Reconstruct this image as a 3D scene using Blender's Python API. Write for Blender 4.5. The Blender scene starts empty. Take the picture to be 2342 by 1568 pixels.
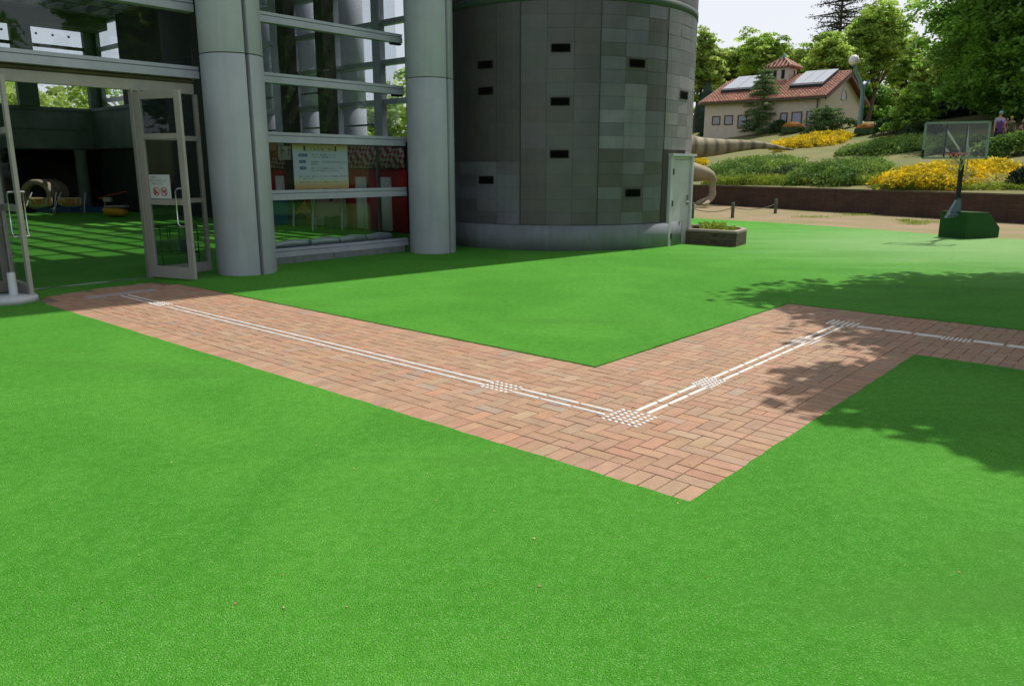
import bpy, bmesh, math, random
import numpy as np
from mathutils import Vector, Matrix, geometry
rnd = random.Random(7)
sc = bpy.context.scene
COL = sc.collection
# ---------------------------------------------------------------- camera
F = 1763.; CX = 1171.; CY = 784.; PITCH = math.atan(399/1763.); H = 1.62
cam = bpy.data.cameras.new("camera"); co = bpy.data.objects.new("camera", cam); COL.objects.link(co)
cam.sensor_width = 36; cam.lens = 36*F/2342; cam.clip_start = .05; cam.clip_end = 2000
co.location = (0, 0, H); co.rotation_euler = (math.pi/2-PITCH, 0, 0); sc.camera = co
# ---------------------------------------------------------------- light
SUN_E = 58.; SUN_H = (.742, .670)
w = bpy.data.worlds.new("World"); sc.world = w; w.use_nodes = True
nt = w.node_tree; nt.nodes.clear()
sky = nt.nodes.new('ShaderNodeTexSky'); sky.sky_type = 'NISHITA'; sky.sun_disc = False
sky.sun_elevation = math.radians(SUN_E); sky.sun_rotation = math.atan2(SUN_H[0], SUN_H[1])
sky.air_density = 1.3; sky.dust_density = 4.; sky.ozone_density = 1.
mixs = nt.nodes.new('ShaderNodeMixRGB'); mixs.inputs[0].default_value = .66; mixs.inputs[2].default_value = (10.6, 11.0, 11.9, 1)
tcw = nt.nodes.new('ShaderNodeTexCoord'); sepw = nt.nodes.new('ShaderNodeSeparateXYZ'); nt.links.new(tcw.outputs['Generated'], sepw.inputs[0])
hz = nt.nodes.new('ShaderNodeMapRange'); nt.links.new(sepw.outputs[2], hz.inputs[0])      # pale summer haze low in the sky, clearer overhead
hz.interpolation_type = 'SMOOTHSTEP'; hz.inputs[1].default_value = .12; hz.inputs[2].default_value = .85; hz.inputs[3].default_value = .86; hz.inputs[4].default_value = .08
nt.links.new(hz.outputs[0], mixs.inputs[0])
bg = nt.nodes.new('ShaderNodeBackground'); bg.inputs[1].default_value = .088
ow = nt.nodes.new('ShaderNodeOutputWorld')
nt.links.new(sky.outputs[0], mixs.inputs[1]); nt.links.new(mixs.outputs[0], bg.inputs[0]); nt.links.new(bg.outputs[0], ow.inputs[0])
sl = bpy.data.lights.new("sun", 'SUN'); sl.energy = 4.2; sl.angle = math.radians(.55); sl.color = (1, .95, .87)
so = bpy.data.objects.new("sun", sl); COL.objects.link(so)
ce, se = math.cos(math.radians(SUN_E)), math.sin(math.radians(SUN_E))
sd = Vector((SUN_H[0]*ce, SUN_H[1]*ce, se)); so.rotation_euler = sd.to_track_quat('Z', 'Y').to_euler(); so.location = (20, 20, 40)
vs = sc.view_settings; vs.view_transform = 'Standard'; vs.look = 'None'; vs.exposure = 0; vs.gamma = 1
sc.cycles.max_bounces = 8; sc.cycles.transparent_max_bounces = 24; sc.cycles.caustics_reflective = False; sc.cycles.caustics_refractive = False
sc.cycles.sample_clamp_indirect = 6
# ---------------------------------------------------------------- coordinate helpers
O = (.78, 4.88); U = (.755, -.656); V = (.656, .755)     # the paving and the hall share this grid
def W(u, v, z=0.): return (O[0]+u*U[0]+v*V[0], O[1]+u*U[1]+v*V[1], z)
def ray(x, y):
    a = (x-CX)/F; b = (CY-y)/F
    return (a, math.cos(PITCH)+b*math.sin(PITCH), -math.sin(PITCH)+b*math.cos(PITCH))
def g(x, y, z=0.):
    r = ray(x, y); t = (z-H)/r[2]; return (r[0]*t, r[1]*t, z)
def at(x, y, Y):
    r = ray(x, y); t = Y/r[1]; return (r[0]*t, Y, H+r[2]*t)
def hill(x, y):
    s = (x-15.56)*.9+(y-23.65)*.44
    if s < .1: return 0.
    z = .82 + .155*min(s, 14) + .22*max(0, min(s, 22)-14) + .03*max(0, min(s, 80)-22)
    z += .10*math.sin(x*.31+1)*math.sin(y*.23)*min(1, s/4)
    return z
def on_hill(x, y, Y0=24, Y1=90):
    'where the sight line meets the slope'
    r = ray(x, y); best = None
    Y = Y0
    while Y < Y1:
        t = Y/r[1]; X = r[0]*t; z = H+r[2]*t
        if z <= hill(X, Y): return (X, Y, hill(X, Y))
        Y += .1
    t = Y1/r[1]; return (r[0]*t, Y1, hill(r[0]*t, Y1))
# ---------------------------------------------------------------- mesh builder
class MB:
    def __init__(s): s.v = []; s.f = []; s.sm = []; s.c = []
    def add(s, vs, fs, sm=False, c=None):
        n = len(s.v); s.v += [tuple(p) for p in vs]
        for f in fs: s.f.append(tuple(i+n for i in f)); s.sm.append(sm); s.c.append(c)
        return s
    def hexa(s, p, c=None):   # 8 points, bottom ring then top ring
        return s.add(p, [(3,2,1,0),(4,5,6,7),(0,1,5,4),(1,2,6,5),(2,3,7,6),(3,0,4,7)], c=c)
    def box(s, x0, x1, y0, y1, z0, z1, c=None):
        return s.hexa([(x0,y0,z0),(x1,y0,z0),(x1,y1,z0),(x0,y1,z0),(x0,y0,z1),(x1,y0,z1),(x1,y1,z1),(x0,y1,z1)], c)
    def uvbox(s, u0, u1, v0, v1, z0, z1, c=None):
        return s.hexa([W(u0,v0,z0),W(u1,v0,z0),W(u1,v1,z0),W(u0,v1,z0),W(u0,v0,z1),W(u1,v0,z1),W(u1,v1,z1),W(u0,v1,z1)], c)
    def slab(s, a, b, t, z0, z1, c=None):   # upright slab along a-b (world xy), thickness t
        d = Vector((b[0]-a[0], b[1]-a[1])).normalized(); n = Vector((-d.y, d.x))*t/2
        q = [(a[0]-n.x,a[1]-n.y),(b[0]-n.x,b[1]-n.y),(b[0]+n.x,b[1]+n.y),(a[0]+n.x,a[1]+n.y)]
        return s.hexa([(x,y,z0) for x,y in q]+[(x,y,z1) for x,y in q], c)
    def bar(s, a, b, wd, ht=None, up=(0,0,1), c=None):
        a = Vector(a); b = Vector(b); ht = ht or wd; d = (b-a).normalized(); up = Vector(up)
        if abs(d.dot(up)) > .97: up = Vector((1,0,0))
        sx = d.cross(up).normalized()*wd/2; sz = sx.cross(d).normalized()*ht/2
        p = []
        for e in (a, b): p += [e-sx-sz, e+sx-sz, e+sx+sz, e-sx+sz]
        return s.add(p, [(3,2,1,0),(4,5,6,7),(0,1,5,4),(1,2,6,5),(2,3,7,6),(3,0,4,7)], c=c)
    def prism(s, poly, z0, z1, c=None, sm=False):
        n = len(poly); v = [(x,y,z0) for x,y in poly]+[(x,y,z1) for x,y in poly]
        s.add(v, [tuple(range(n-1,-1,-1)), tuple(range(n,2*n))], c=c)
        return s.add(v, [(i,(i+1)%n,(i+1)%n+n,i+n) for i in range(n)], sm, c)
    def tube(s, pts, rad, k=8, caps=True, c=None):
        pts = [Vector(p) for p in pts]
        if not hasattr(rad, '__len__'): rad = [rad]*len(pts)
        vv = []; ref = None
        for i, p in enumerate(pts):
            d = (pts[min(i+1,len(pts)-1)]-pts[max(i-1,0)]).normalized()
            if ref is None: ref = Vector((0,0,1)) if abs(d.z) < .9 else Vector((1,0,0))
            a = d.cross(ref).normalized(); b = d.cross(a).normalized(); ref = a.cross(d).normalized()
            for j in range(k):
                t = 2*math.pi*j/k; vv.append(p+(a*math.cos(t)+b*math.sin(t))*rad[i])
        fs = []
        for i in range(len(pts)-1):
            for j in range(k): fs.append((i*k+j, i*k+(j+1)%k, (i+1)*k+(j+1)%k, (i+1)*k+j))
        s.add(vv, fs, True, c)
        if caps:
            s.add(vv[:k], [tuple(range(k-1,-1,-1))], c=c); s.add(vv[-k:], [tuple(range(k))], c=c)
        return s
    def lathe(s, prof, cx, cy, k=32, a0=0, a1=2*math.pi, c=None, sm=True):
        full = abs(a1-a0-2*math.pi) < 1e-6; n = k if full else k+1; vv = []
        for r, z in prof:
            for j in range(n):
                t = a0+(a1-a0)*j/k; vv.append((cx+r*math.cos(t), cy+r*math.sin(t), z))
        fs = []
        for i in range(len(prof)-1):
            for j in range(k): fs.append((i*n+j, i*n+(j+1)%n, (i+1)*n+(j+1)%n, (i+1)*n+j))
        return s.add(vv, fs, sm, c)
    def ball(s, cx, cy, cz, r, k=20, m=12, sq=1.):
        return s.lathe([(max(1e-4, r*math.sin(math.pi*i/m)), cz-sq*r*math.cos(math.pi*i/m)) for i in range(m+1)], cx, cy, k)
    def quad(s, a, b, c_, d, c=None): return s.add([a,b,c_,d], [(0,1,2,3)], c=c)
    def build(s, name, mat, parent=None, loc=None, bevel=0, keep=False):
        if parent is not None: L = ORG[parent.name]
        elif loc is not None: L = Vector(loc)
        else:
            a = np.array(s.v); L = Vector((float((a[:,0].min()+a[:,0].max())/2), float((a[:,1].min()+a[:,1].max())/2), float(a[:,2].min())))
            if keep: L = Vector((0,0,0))
        me = bpy.data.meshes.new(name)
        me.from_pydata([(p[0]-L.x, p[1]-L.y, p[2]-L.z) for p in s.v], [], s.f)
        me.polygons.foreach_set('use_smooth', s.sm)
        if any(c is not None for c in s.c):
            at_ = me.color_attributes.new('tint', 'FLOAT_COLOR', 'CORNER'); buf = []
            for f, c in zip(s.f, s.c):
                c = c or (1,1,1)
                buf += [c[0],c[1],c[2],1.]*len(f)
            at_.data.foreach_set('color', buf)
        me.materials.append(mat); me.validate(); me.update()
        o = bpy.data.objects.new(name, me); COL.objects.link(o)
        if parent is not None: o.parent = parent
        else: o.location = L
        ORG[o.name] = L
        if bevel:
            md = o.modifiers.new('bevel', 'BEVEL'); md.width = bevel; md.segments = 2; md.limit_method = 'ANGLE'
        return o
ORG = {}
def tag(o, label=None, cat=None, group=None, kind=None):
    if label: o['label'] = label
    if cat: o['category'] = cat
    if group: o['group'] = group
    if kind: o['kind'] = kind
    return o
def empty(name, loc, label, cat, group=None):
    o = bpy.data.objects.new(name, None); COL.objects.link(o); o.location = loc; o.empty_display_size = .2
    ORG[o.name] = Vector(loc); return tag(o, label, cat, group)
def copy_tree(o, parent=None, loc=None, rz=None, label=None, scale=None):
    c = o.copy(); COL.objects.link(c)
    if parent is not None: c.parent = parent
    if loc is not None: c.location = loc
    if rz is not None: c.rotation_euler = (0,0,rz)
    if scale is not None: c.scale = scale if hasattr(scale, '__len__') else (scale,)*3
    if label: c['label'] = label
    for ch in list(o.children): copy_tree(ch, c)
    return c
# ---------------------------------------------------------------- materials
def lin(c): return tuple(((x/255+.055)/1.055)**2.4 if x > 10 else x/255/12.92 for x in c)
def mat(name, c1, c2=None, scale=4., rough=.6, metal=0., bump=0., bscale=None, detail=4., stretch=None, tint=False, spec=.5, coat=0., extra=None, sheen=0.):
    m = bpy.data.materials.new(name); m.use_nodes = True; n = m.node_tree.nodes; l = m.node_tree.links
    b = n['Principled BSDF']; b.inputs['Roughness'].default_value = rough; b.inputs['Metallic'].default_value = metal
    b.inputs['Specular IOR Level'].default_value = spec; b.inputs['Coat Weight'].default_value = coat
    b.inputs['Sheen Weight'].default_value = sheen; b.inputs['Sheen Roughness'].default_value = .28
    tc = n.new('ShaderNodeTexCoord'); mp = n.new('ShaderNodeMapping'); l.new(tc.outputs['Object'], mp.inputs[0])
    if stretch: mp.inputs['Scale'].default_value = stretch
    no = n.new('ShaderNodeTexNoise'); no.inputs['Scale'].default_value = scale; no.inputs['Detail'].default_value = detail; no.inputs['Roughness'].default_value = .6
    l.new(mp.outputs[0], no.inputs[0])
    cr = n.new('ShaderNodeValToRGB'); l.new(no.outputs[0], cr.inputs[0])
    c2 = c2 or tuple(x*.8 for x in c1)
    cr.color_ramp.elements[0].position = .35; cr.color_ramp.elements[1].position = .68
    cr.color_ramp.elements[0].color = (*c2, 1); cr.color_ramp.elements[1].color = (*c1, 1)
    out = cr.outputs[0]
    if tint:
        a = n.new('ShaderNodeAttribute'); a.attribute_name = 'tint'
        mx = n.new('ShaderNodeMixRGB'); mx.blend_type = 'MULTIPLY'; mx.inputs[0].default_value = 1
        l.new(out, mx.inputs[1]); l.new(a.outputs[0], mx.inputs[2]); out = mx.outputs[0]
    if extra: out = extra(n, l, tc, out)
    l.new(out, b.inputs['Base Color'])
    if bump:
        n2 = n.new('ShaderNodeTexNoise'); n2.inputs['Scale'].default_value = bscale or scale*4; n2.inputs['Detail'].default_value = 5
        l.new(mp.outputs[0], n2.inputs[0])
        bp = n.new('ShaderNodeBump'); bp.inputs['Strength'].default_value = bump; bp.inputs['Distance'].default_value = .02
        l.new(n2.outputs[0], bp.inputs['Height']); l.new(bp.outputs[0], b.inputs['Normal'])
    return m
def streaks(amount=.35, scale=(9,9,.35), dark=(.3,.3,.28)):
    def fn(n, l, tc, out):
        mp = n.new('ShaderNodeMapping'); mp.inputs['Scale'].default_value = scale; l.new(tc.outputs['Object'], mp.inputs[0])
        no = n.new('ShaderNodeTexNoise'); no.inputs['Scale'].default_value = 1.; no.inputs['Detail'].default_value = 6; l.new(mp.outputs[0], no.inputs[0])
        cr = n.new('ShaderNodeValToRGB'); cr.color_ramp.elements[0].position = .5; cr.color_ramp.elements[1].position = .75
        cr.color_ramp.elements[0].color = (0,0,0,1); cr.color_ramp.elements[1].color = (amount,)*3+(1,); l.new(no.outputs[0], cr.inputs[0])
        mx = n.new('ShaderNodeMixRGB'); l.new(cr.outputs[0], mx.inputs[0]); l.new(out, mx.inputs[1]); mx.inputs[2].default_value = (*dark, 1)
        return mx.outputs[0]
    return fn
def plain(name, c, rough=.5, metal=0., **k): return mat(name, c, tuple(x*.9 for x in c), 6., rough, metal, **k)
def glass_mat(name, tintc=(.82,.9,.86), refl=.06):
    m = bpy.data.materials.new(name); m.use_nodes = True; n = m.node_tree.nodes; l = m.node_tree.links; n.clear()
    o = n.new('ShaderNodeOutputMaterial'); t = n.new('ShaderNodeBsdfTransparent'); t.inputs[0].default_value = (*tintc, 1)
    gl = n.new('ShaderNodeBsdfGlossy'); gl.inputs['Roughness'].default_value = .02; gl.inputs['Color'].default_value = (.9,.95,.95,1)
    lw = n.new('ShaderNodeLayerWeight'); lw.inputs[0].default_value = .35
    mr = n.new('ShaderNodeMapRange'); mr.inputs[3].default_value = refl; mr.inputs[4].default_value = .6
    pw = n.new('ShaderNodeMath'); pw.operation = 'POWER'; pw.inputs[1].default_value = 3.6
    l.new(lw.outputs['Facing'], pw.inputs[0]); l.new(pw.outputs[0], mr.inputs[0])
    mx = n.new('ShaderNodeMixShader'); l.new(mr.outputs[0], mx.inputs[0]); l.new(t.outputs[0], mx.inputs[1]); l.new(gl.outputs[0], mx.inputs[2])
    l.new(mx.outputs[0], o.inputs[0]); return m
def leaf_mat(name, c1, c2, trans=.35, scale=.8):
    m = bpy.data.materials.new(name); m.use_nodes = True; n = m.node_tree.nodes; l = m.node_tree.links; n.clear()
    o = n.new('ShaderNodeOutputMaterial'); tc = n.new('ShaderNodeTexCoord')
    no = n.new('ShaderNodeTexNoise'); no.inputs['Scale'].default_value = scale; no.inputs['Detail'].default_value = 3; l.new(tc.outputs['Object'], no.inputs[0])
    cr = n.new('ShaderNodeValToRGB'); cr.color_ramp.elements[0].position = .38; cr.color_ramp.elements[1].position = .62
    cr.color_ramp.elements[0].color = (*c2, 1); cr.color_ramp.elements[1].color = (*c1, 1); l.new(no.outputs[0], cr.inputs[0])
    a = n.new('ShaderNodeAttribute'); a.attribute_name = 'tint'
    mx = n.new('ShaderNodeMixRGB'); mx.blend_type = 'MULTIPLY'; mx.inputs[0].default_value = 1; l.new(cr.outputs[0], mx.inputs[1]); l.new(a.outputs[0], mx.inputs[2])
    d = n.new('ShaderNodeBsdfDiffuse'); t = n.new('ShaderNodeBsdfTranslucent'); gl = n.new('ShaderNodeBsdfGlossy'); gl.inputs['Roughness'].default_value = .45
    l.new(mx.outputs[0], d.inputs[0]); l.new(mx.outputs[0], t.inputs[0])
    m1 = n.new('ShaderNodeMixShader'); m1.inputs[0].default_value = trans; l.new(d.outputs[0], m1.inputs[1]); l.new(t.outputs[0], m1.inputs[2])
    m2 = n.new('ShaderNodeMixShader'); m2.inputs[0].default_value = .018; l.new(m1.outputs[0], m2.inputs[1]); l.new(gl.outputs[0], m2.inputs[2])
    l.new(m2.outputs[0], o.inputs[0]); return m

# turf: short pile, fine speckle, broad wear
def turf_extra(n, l, tc, out):
    # darker scuffs and pale dry patches
    no = n.new('ShaderNodeTexNoise'); no.inputs['Scale'].default_value = .55; no.inputs['Detail'].default_value = 5; no.inputs['Distortion'].default_value = 1.2; l.new(tc.outputs['Object'], no.inputs[0])
    cr = n.new('ShaderNodeValToRGB'); cr.color_ramp.elements[0].position = .4; cr.color_ramp.elements[1].position = .66
    cr.color_ramp.elements[0].color = (.80,.88,.82,1); cr.color_ramp.elements[1].color = (1.08,1.03,1.1,1); l.new(no.outputs[0], cr.inputs[0])
    mx = n.new('ShaderNodeMixRGB'); mx.blend_type = 'MULTIPLY'; mx.inputs[0].default_value = 1; l.new(out, mx.inputs[1]); l.new(cr.outputs[0], mx.inputs[2])
    # sparkling dry blade tips
    vo = n.new('ShaderNodeTexVoronoi'); vo.inputs['Scale'].default_value = 210; l.new(tc.outputs['Object'], vo.inputs[0])
    c2 = n.new('ShaderNodeSeparateColor'); l.new(vo.outputs['Color'], c2.inputs[0])
    gt = n.new('ShaderNodeMath'); gt.operation = 'GREATER_THAN'; gt.inputs[1].default_value = .86; l.new(c2.outputs[0], gt.inputs[0])
    ml = n.new('ShaderNodeMath'); ml.operation = 'MULTIPLY'; ml.inputs[1].default_value = .32; l.new(gt.outputs[0], ml.inputs[0])
    m2 = n.new('ShaderNodeMixRGB'); l.new(ml.outputs[0], m2.inputs[0]); l.new(mx.outputs[0], m2.inputs[1]); m2.inputs[2].default_value = (.33,.60,.20,1)
    n3 = n.new('ShaderNodeTexNoise'); n3.inputs['Scale'].default_value = 17; n3.inputs['Detail'].default_value = 4; l.new(tc.outputs['Object'], n3.inputs[0])
    c3 = n.new('ShaderNodeValToRGB'); c3.color_ramp.elements[0].position = .36; c3.color_ramp.elements[1].position = .66; c3.color_ramp.elements[0].color = (.92,.93,.91,1); c3.color_ramp.elements[1].color = (1.12,1.06,1.2,1); l.new(n3.outputs[0], c3.inputs[0])
    m3 = n.new('ShaderNodeMixRGB'); m3.blend_type = 'MULTIPLY'; m3.inputs[0].default_value = 1; l.new(m2.outputs[0], m3.inputs[1]); l.new(c3.outputs[0], m3.inputs[2])
    # long scuffed tracks worn by feet and trolleys
    mp = n.new('ShaderNodeMapping'); mp.inputs['Rotation'].default_value = (0,0,.6); mp.inputs['Scale'].default_value = (.28,1.5,1); l.new(tc.outputs['Object'], mp.inputs[0])
    n4 = n.new('ShaderNodeTexNoise'); n4.inputs['Scale'].default_value = .9; n4.inputs['Detail'].default_value = 6; n4.inputs['Distortion'].default_value = .8; l.new(mp.outputs[0], n4.inputs[0])
    c4 = n.new('ShaderNodeValToRGB'); c4.color_ramp.elements[0].position = .56; c4.color_ramp.elements[1].position = .72; c4.color_ramp.elements[0].color = (0,0,0,1); c4.color_ramp.elements[1].color = (.7,.7,.7,1); l.new(n4.outputs[0], c4.inputs[0])
    m4 = n.new('ShaderNodeMixRGB'); l.new(c4.outputs[0], m4.inputs[0]); l.new(m3.outputs[0], m4.inputs[1]); m4.inputs[2].default_value = (.085,.27,.04,1)
    # low-angle sun glare painted in as paler green by the basketball stand
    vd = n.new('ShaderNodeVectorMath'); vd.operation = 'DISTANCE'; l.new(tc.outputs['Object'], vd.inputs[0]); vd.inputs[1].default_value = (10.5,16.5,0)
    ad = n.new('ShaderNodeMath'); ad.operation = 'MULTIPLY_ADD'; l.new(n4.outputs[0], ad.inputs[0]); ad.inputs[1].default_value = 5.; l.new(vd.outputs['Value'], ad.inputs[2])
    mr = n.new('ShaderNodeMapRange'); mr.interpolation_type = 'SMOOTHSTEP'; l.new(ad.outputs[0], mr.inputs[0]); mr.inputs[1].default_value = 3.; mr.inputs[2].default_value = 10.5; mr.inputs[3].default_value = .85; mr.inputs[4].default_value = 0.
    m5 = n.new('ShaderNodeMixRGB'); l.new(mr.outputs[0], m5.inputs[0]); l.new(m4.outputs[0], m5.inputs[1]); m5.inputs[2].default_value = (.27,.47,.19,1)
    return m5.outputs[0]
M = {}
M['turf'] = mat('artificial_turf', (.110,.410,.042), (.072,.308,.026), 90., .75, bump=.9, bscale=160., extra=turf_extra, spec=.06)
M['ground'] = mat('dry_ground', (.30,.20,.125), (.19,.18,.06), .55, .9, bump=.5, bscale=14., detail=8.)
M['hill'] = mat('hill_grass', (.19,.175,.048), (.105,.135,.028), .45, .9, bump=.6, bscale=18., detail=9.)
M['brick'] = mat('paver_clay', (.98,.95,.93), (.82,.79,.77), 9., .78, bump=.35, bscale=90., tint=True)
M['joint'] = mat('joint_sand', (.25,.185,.14), (.15,.115,.09), 40., .95)
M['tactile'] = mat('tactile_white', (.86,.84,.80), (.74,.71,.66), 30., .38)
M['column'] = mat('column_concrete', (.465,.475,.55), (.39,.40,.47), 1.3, .62, bump=.05, bscale=30., extra=streaks(.35,(7,7,.5),(.22,.26,.26)))
M['alu'] = mat('satin_aluminium', (.50,.50,.60), (.42,.425,.52), 3., .42, .15)
M['warmframe'] = mat('door_aluminium', (.43,.40,.375), (.36,.335,.315), 3., .45, .1)
M['curb'] = mat('granite_curb', (.22,.235,.25), (.15,.165,.18), 8., .6, bump=.1)
M['seal'] = plain('dark_sealant', (.045,.042,.038), .8)
M['groove'] = mat('groove_brown', (.13,.115,.06), (.08,.07,.045), 3., .8)
M['panel'] = mat('clad_panel', (.80,.765,.87), (.63,.605,.70), 2.2, .45, tint=True, extra=streaks(.3,(12,12,.8),(.09,.09,.085)), spec=.45, bump=.02)
M['plinth'] = mat('plinth_concrete', (.215,.23,.26), (.155,.165,.19), 1.5, .7, bump=.08, bscale=20, extra=streaks(.55,(8,8,.6),(.12,.155,.15)))
M['doorpaint'] = mat('steel_door_paint', (.60,.56,.66), (.50,.47,.56), 2.4, .38, extra=streaks(.3,(14,14,1.2),(.5,.53,.55)))
M['chrome'] = plain('chrome', (.8,.82,.84), .15, 1.)
M['glass'] = glass_mat('facade_glass', (.87,.89,.90), .03)
M['roofglass'] = glass_mat('skylight_glass', (.70,.73,.72), .04)
M['clear'] = glass_mat('clear_acrylic', (.95,.96,.97), .02)
M['black'] = plain('black_paint', (.02,.022,.024), .6, spec=.2)
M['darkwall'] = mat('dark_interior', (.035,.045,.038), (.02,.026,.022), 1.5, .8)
M['soffit'] = mat('green_soffit', (.09,.14,.10), (.065,.10,.075), 1., .7)
M['fascia'] = mat('fascia_grey', (.16,.19,.17), (.11,.135,.12), 1.4, .7)
M['planter'] = mat('dark_brick', (.085,.07,.055), (.05,.043,.035), 12., .8, bump=.4, bscale=40.)
M['coping'] = mat('brick_coping', (.36,.28,.25), (.28,.22,.20), 5., .7, bump=.15)
M['soil'] = mat('soil', (.24,.17,.10), (.13,.09,.05), 14., .95, bump=.8, bscale=40)
M['retain'] = mat('retaining_brick', (.135,.075,.048), (.075,.045,.033), 2.2, .85, bump=.3, bscale=30., detail=8.)
M['stucco'] = mat('stucco', (.62,.54,.46), (.56,.485,.41), 3., .85, bump=.3, bscale=60.)
M['tile'] = mat('clay_tile', (.88,.86,.84), (.6,.56,.52), 3., .7, tint=True)
M['wood'] = mat('red_timber', (.16,.07,.045), (.09,.045,.03), 5., .7)
M['pane'] = plain('blue_pane', (.20,.24,.30), .12, spec=.8)
M['solar'] = plain('solar_glass', (.42,.45,.48), .12, spec=.9, coat=.5)
M['solarframe'] = plain('solar_frame', (.035,.037,.05), .5)
M['teal'] = plain('teal_paint', (.14,.27,.29), .45)
M['globe'] = plain('opal_globe', (.82,.80,.80), .25)
M['stone'] = mat('sculpted_concrete', (.33,.26,.17), (.16,.15,.10), 1.8, .85, bump=.6, bscale=16., detail=8.)
M['post'] = mat('weathered_post', (.13,.17,.12), (.07,.09,.07), 12., .8)
M['rope'] = plain('rope', (.12,.11,.08), .9)
M['carpet'] = mat('green_carpet', (.018,.10,.018), (.010,.06,.012), 60., .95, bump=.6, bscale=120)
M['hoopred'] = plain('rim_red', (.30,.03,.035), .4)
M['hoopframe'] = plain('board_frame', (.30,.34,.36), .6, spec=.2)
M['bluegrey'] = plain('bracket_steel', (.10,.13,.20), .35)
M['ventblack'] = plain('vent_black', (.006,.006,.006), .9, spec=.05)
M['net'] = plain('net_cord', (.55,.5,.35), .8)
M['bark'] = mat('bark', (.12,.085,.055), (.06,.045,.03), 9., .9, bump=.6, bscale=30., stretch=(1,1,.3))
M['leafmaple'] = leaf_mat('maple_leaves', (.48,.62,.13), (.28,.44,.08), .58, .5)
M['leaflight'] = leaf_mat('light_leaves', (.50,.62,.15), (.30,.45,.09), .55, .5)
M['leafdark'] = leaf_mat('dark_leaves', (.23,.44,.06), (.12,.26,.035), .55, .4)
M['needle'] = leaf_mat('needles', (.24,.36,.13), (.12,.21,.08), .25, .9)
M['needledark'] = leaf_mat('dark_needles', (.045,.085,.05), (.02,.045,.028), .1, .9)
M['needlefresh'] = leaf_mat('fresh_needles', (.38,.58,.09), (.20,.36,.06), .45, .9)
M['yellow'] = leaf_mat('golden_juniper', (.82,.62,.02), (.52,.44,.03), .4, 1.6)
M['juniper'] = leaf_mat('green_juniper', (.25,.37,.075), (.12,.23,.045), .3, .8)
M['orange'] = leaf_mat('orange_foliage', (.48,.20,.035), (.30,.17,.03), .3, 3.)
M['hedge'] = leaf_mat('hedge_foliage', (.10,.17,.05), (.05,.10,.03), .2, 1.2)
M['grass'] = leaf_mat('grass_blades', (.36,.44,.06), (.22,.33,.04), .4, 1.)
M['petalw'] = leaf_mat('white_petals', (.75,.78,.85), (.6,.62,.8), .3, 3.)
M['petaly'] = leaf_mat('pale_yellow_petals', (.75,.68,.25), (.6,.6,.2), .3, 3.)

# ---------------------------------------------------------------- foliage
def leaf_mesh(name, P, N, size, mt, parent=None, loc=None, tint=None, up=.0, asp=.6, seed=0, kind=None):
    'one small folded leaf face per point'
    r = np.random.default_rng(seed); n = len(P)
    d = r.normal(size=(n,3)); d -= (d*N).sum(1)[:,None]*N; d /= np.linalg.norm(d,axis=1)[:,None]+1e-9
    e = np.cross(N, d); s = size*(.6+.8*r.random(n))[:,None] if not hasattr(size,'shape') else size[:,None]
    a = P-d*s; b = P+e*s*asp; c = P+d*s; f = P-e*s*asp
    v = np.stack([a,b,c,f],1).reshape(-1,3)
    L = np.array(ORG[parent.name]) if parent is not None else np.array(loc)
    v = (v-L).astype(np.float32)
    me = bpy.data.meshes.new(name); me.vertices.add(4*n); me.vertices.foreach_set('co', v.ravel())
    me.loops.add(4*n); me.loops.foreach_set('vertex_index', np.arange(4*n, dtype=np.int32))
    me.polygons.add(n); me.polygons.foreach_set('loop_start', np.arange(0,4*n,4,dtype=np.int32))
    me.polygons.foreach_set('loop_total', np.full(n,4,dtype=np.int32)) if False else None
    me.update(calc_edges=True)
    t = (tint if tint is not None else np.ones(n))*(.78+.44*r.random(n))
    ca = np.ones((n,4,4), dtype=np.float32); ca[:,:,:3] = t[:,None,None]
    at_ = me.color_attributes.new('tint','FLOAT_COLOR','CORNER'); at_.data.foreach_set('color', ca.ravel())
    me.materials.append(mt)
    o = bpy.data.objects.new(name, me); COL.objects.link(o)
    if parent is not None: o.parent = parent; ORG[o.name] = ORG[parent.name]
    else: o.location = loc; ORG[o.name] = Vector(loc)
    return o
def clumps(C, R, per, seed, flat=.45, horiz=.6):
    'leaf points round clump centres C (k,3) of radius R (k)'
    r = np.random.default_rng(seed); k = len(C)
    q = r.normal(size=(k,per,3)); q /= np.linalg.norm(q,axis=2)[:,:,None]; q *= (r.random((k,per,1))**.45)
    q[:,:,2] *= flat; q[:,:,2] -= .35*(q[:,:,0]**2+q[:,:,1]**2)*.6
    P = (C[:,None,:]+q*R[:,None,None]).reshape(-1,3)
    N = r.normal(size=(k*per,3))*(1-horiz)+np.array([0,0,1.])*horiz; N += q.reshape(-1,3)*.3
    N /= np.linalg.norm(N,axis=1)[:,None]
    t = np.repeat(.72+.56*r.random(k), per)
    return P, N, t
def crown_centres(c, rad, k, seed, hollow=.35, gaps=5, bottom=-1., spray=0.):
    r = np.random.default_rng(seed); out = []
    dirs = r.normal(size=(gaps,3)); dirs /= np.linalg.norm(dirs,axis=1)[:,None]
    lob = r.normal(size=(9,3)); lob /= np.linalg.norm(lob,axis=1)[:,None]; lw = .7+.4*r.random(9)
    while len(out) < k:
        q = r.normal(size=3); q /= np.linalg.norm(q)
        if q[2] < bottom: continue
        s = (hollow+(1-hollow)*r.random()**.6)
        if (dirs@q).max() > .93 and s > .55: continue
        j = (lob@q).argmax(); s *= lw[j]*(.85+.25*(lob@q)[j])
        if r.random() < spray: s *= 1.06+.18*r.random()
        out.append(np.array(c)+q*s*np.array(rad))
    return np.array(out)
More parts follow.
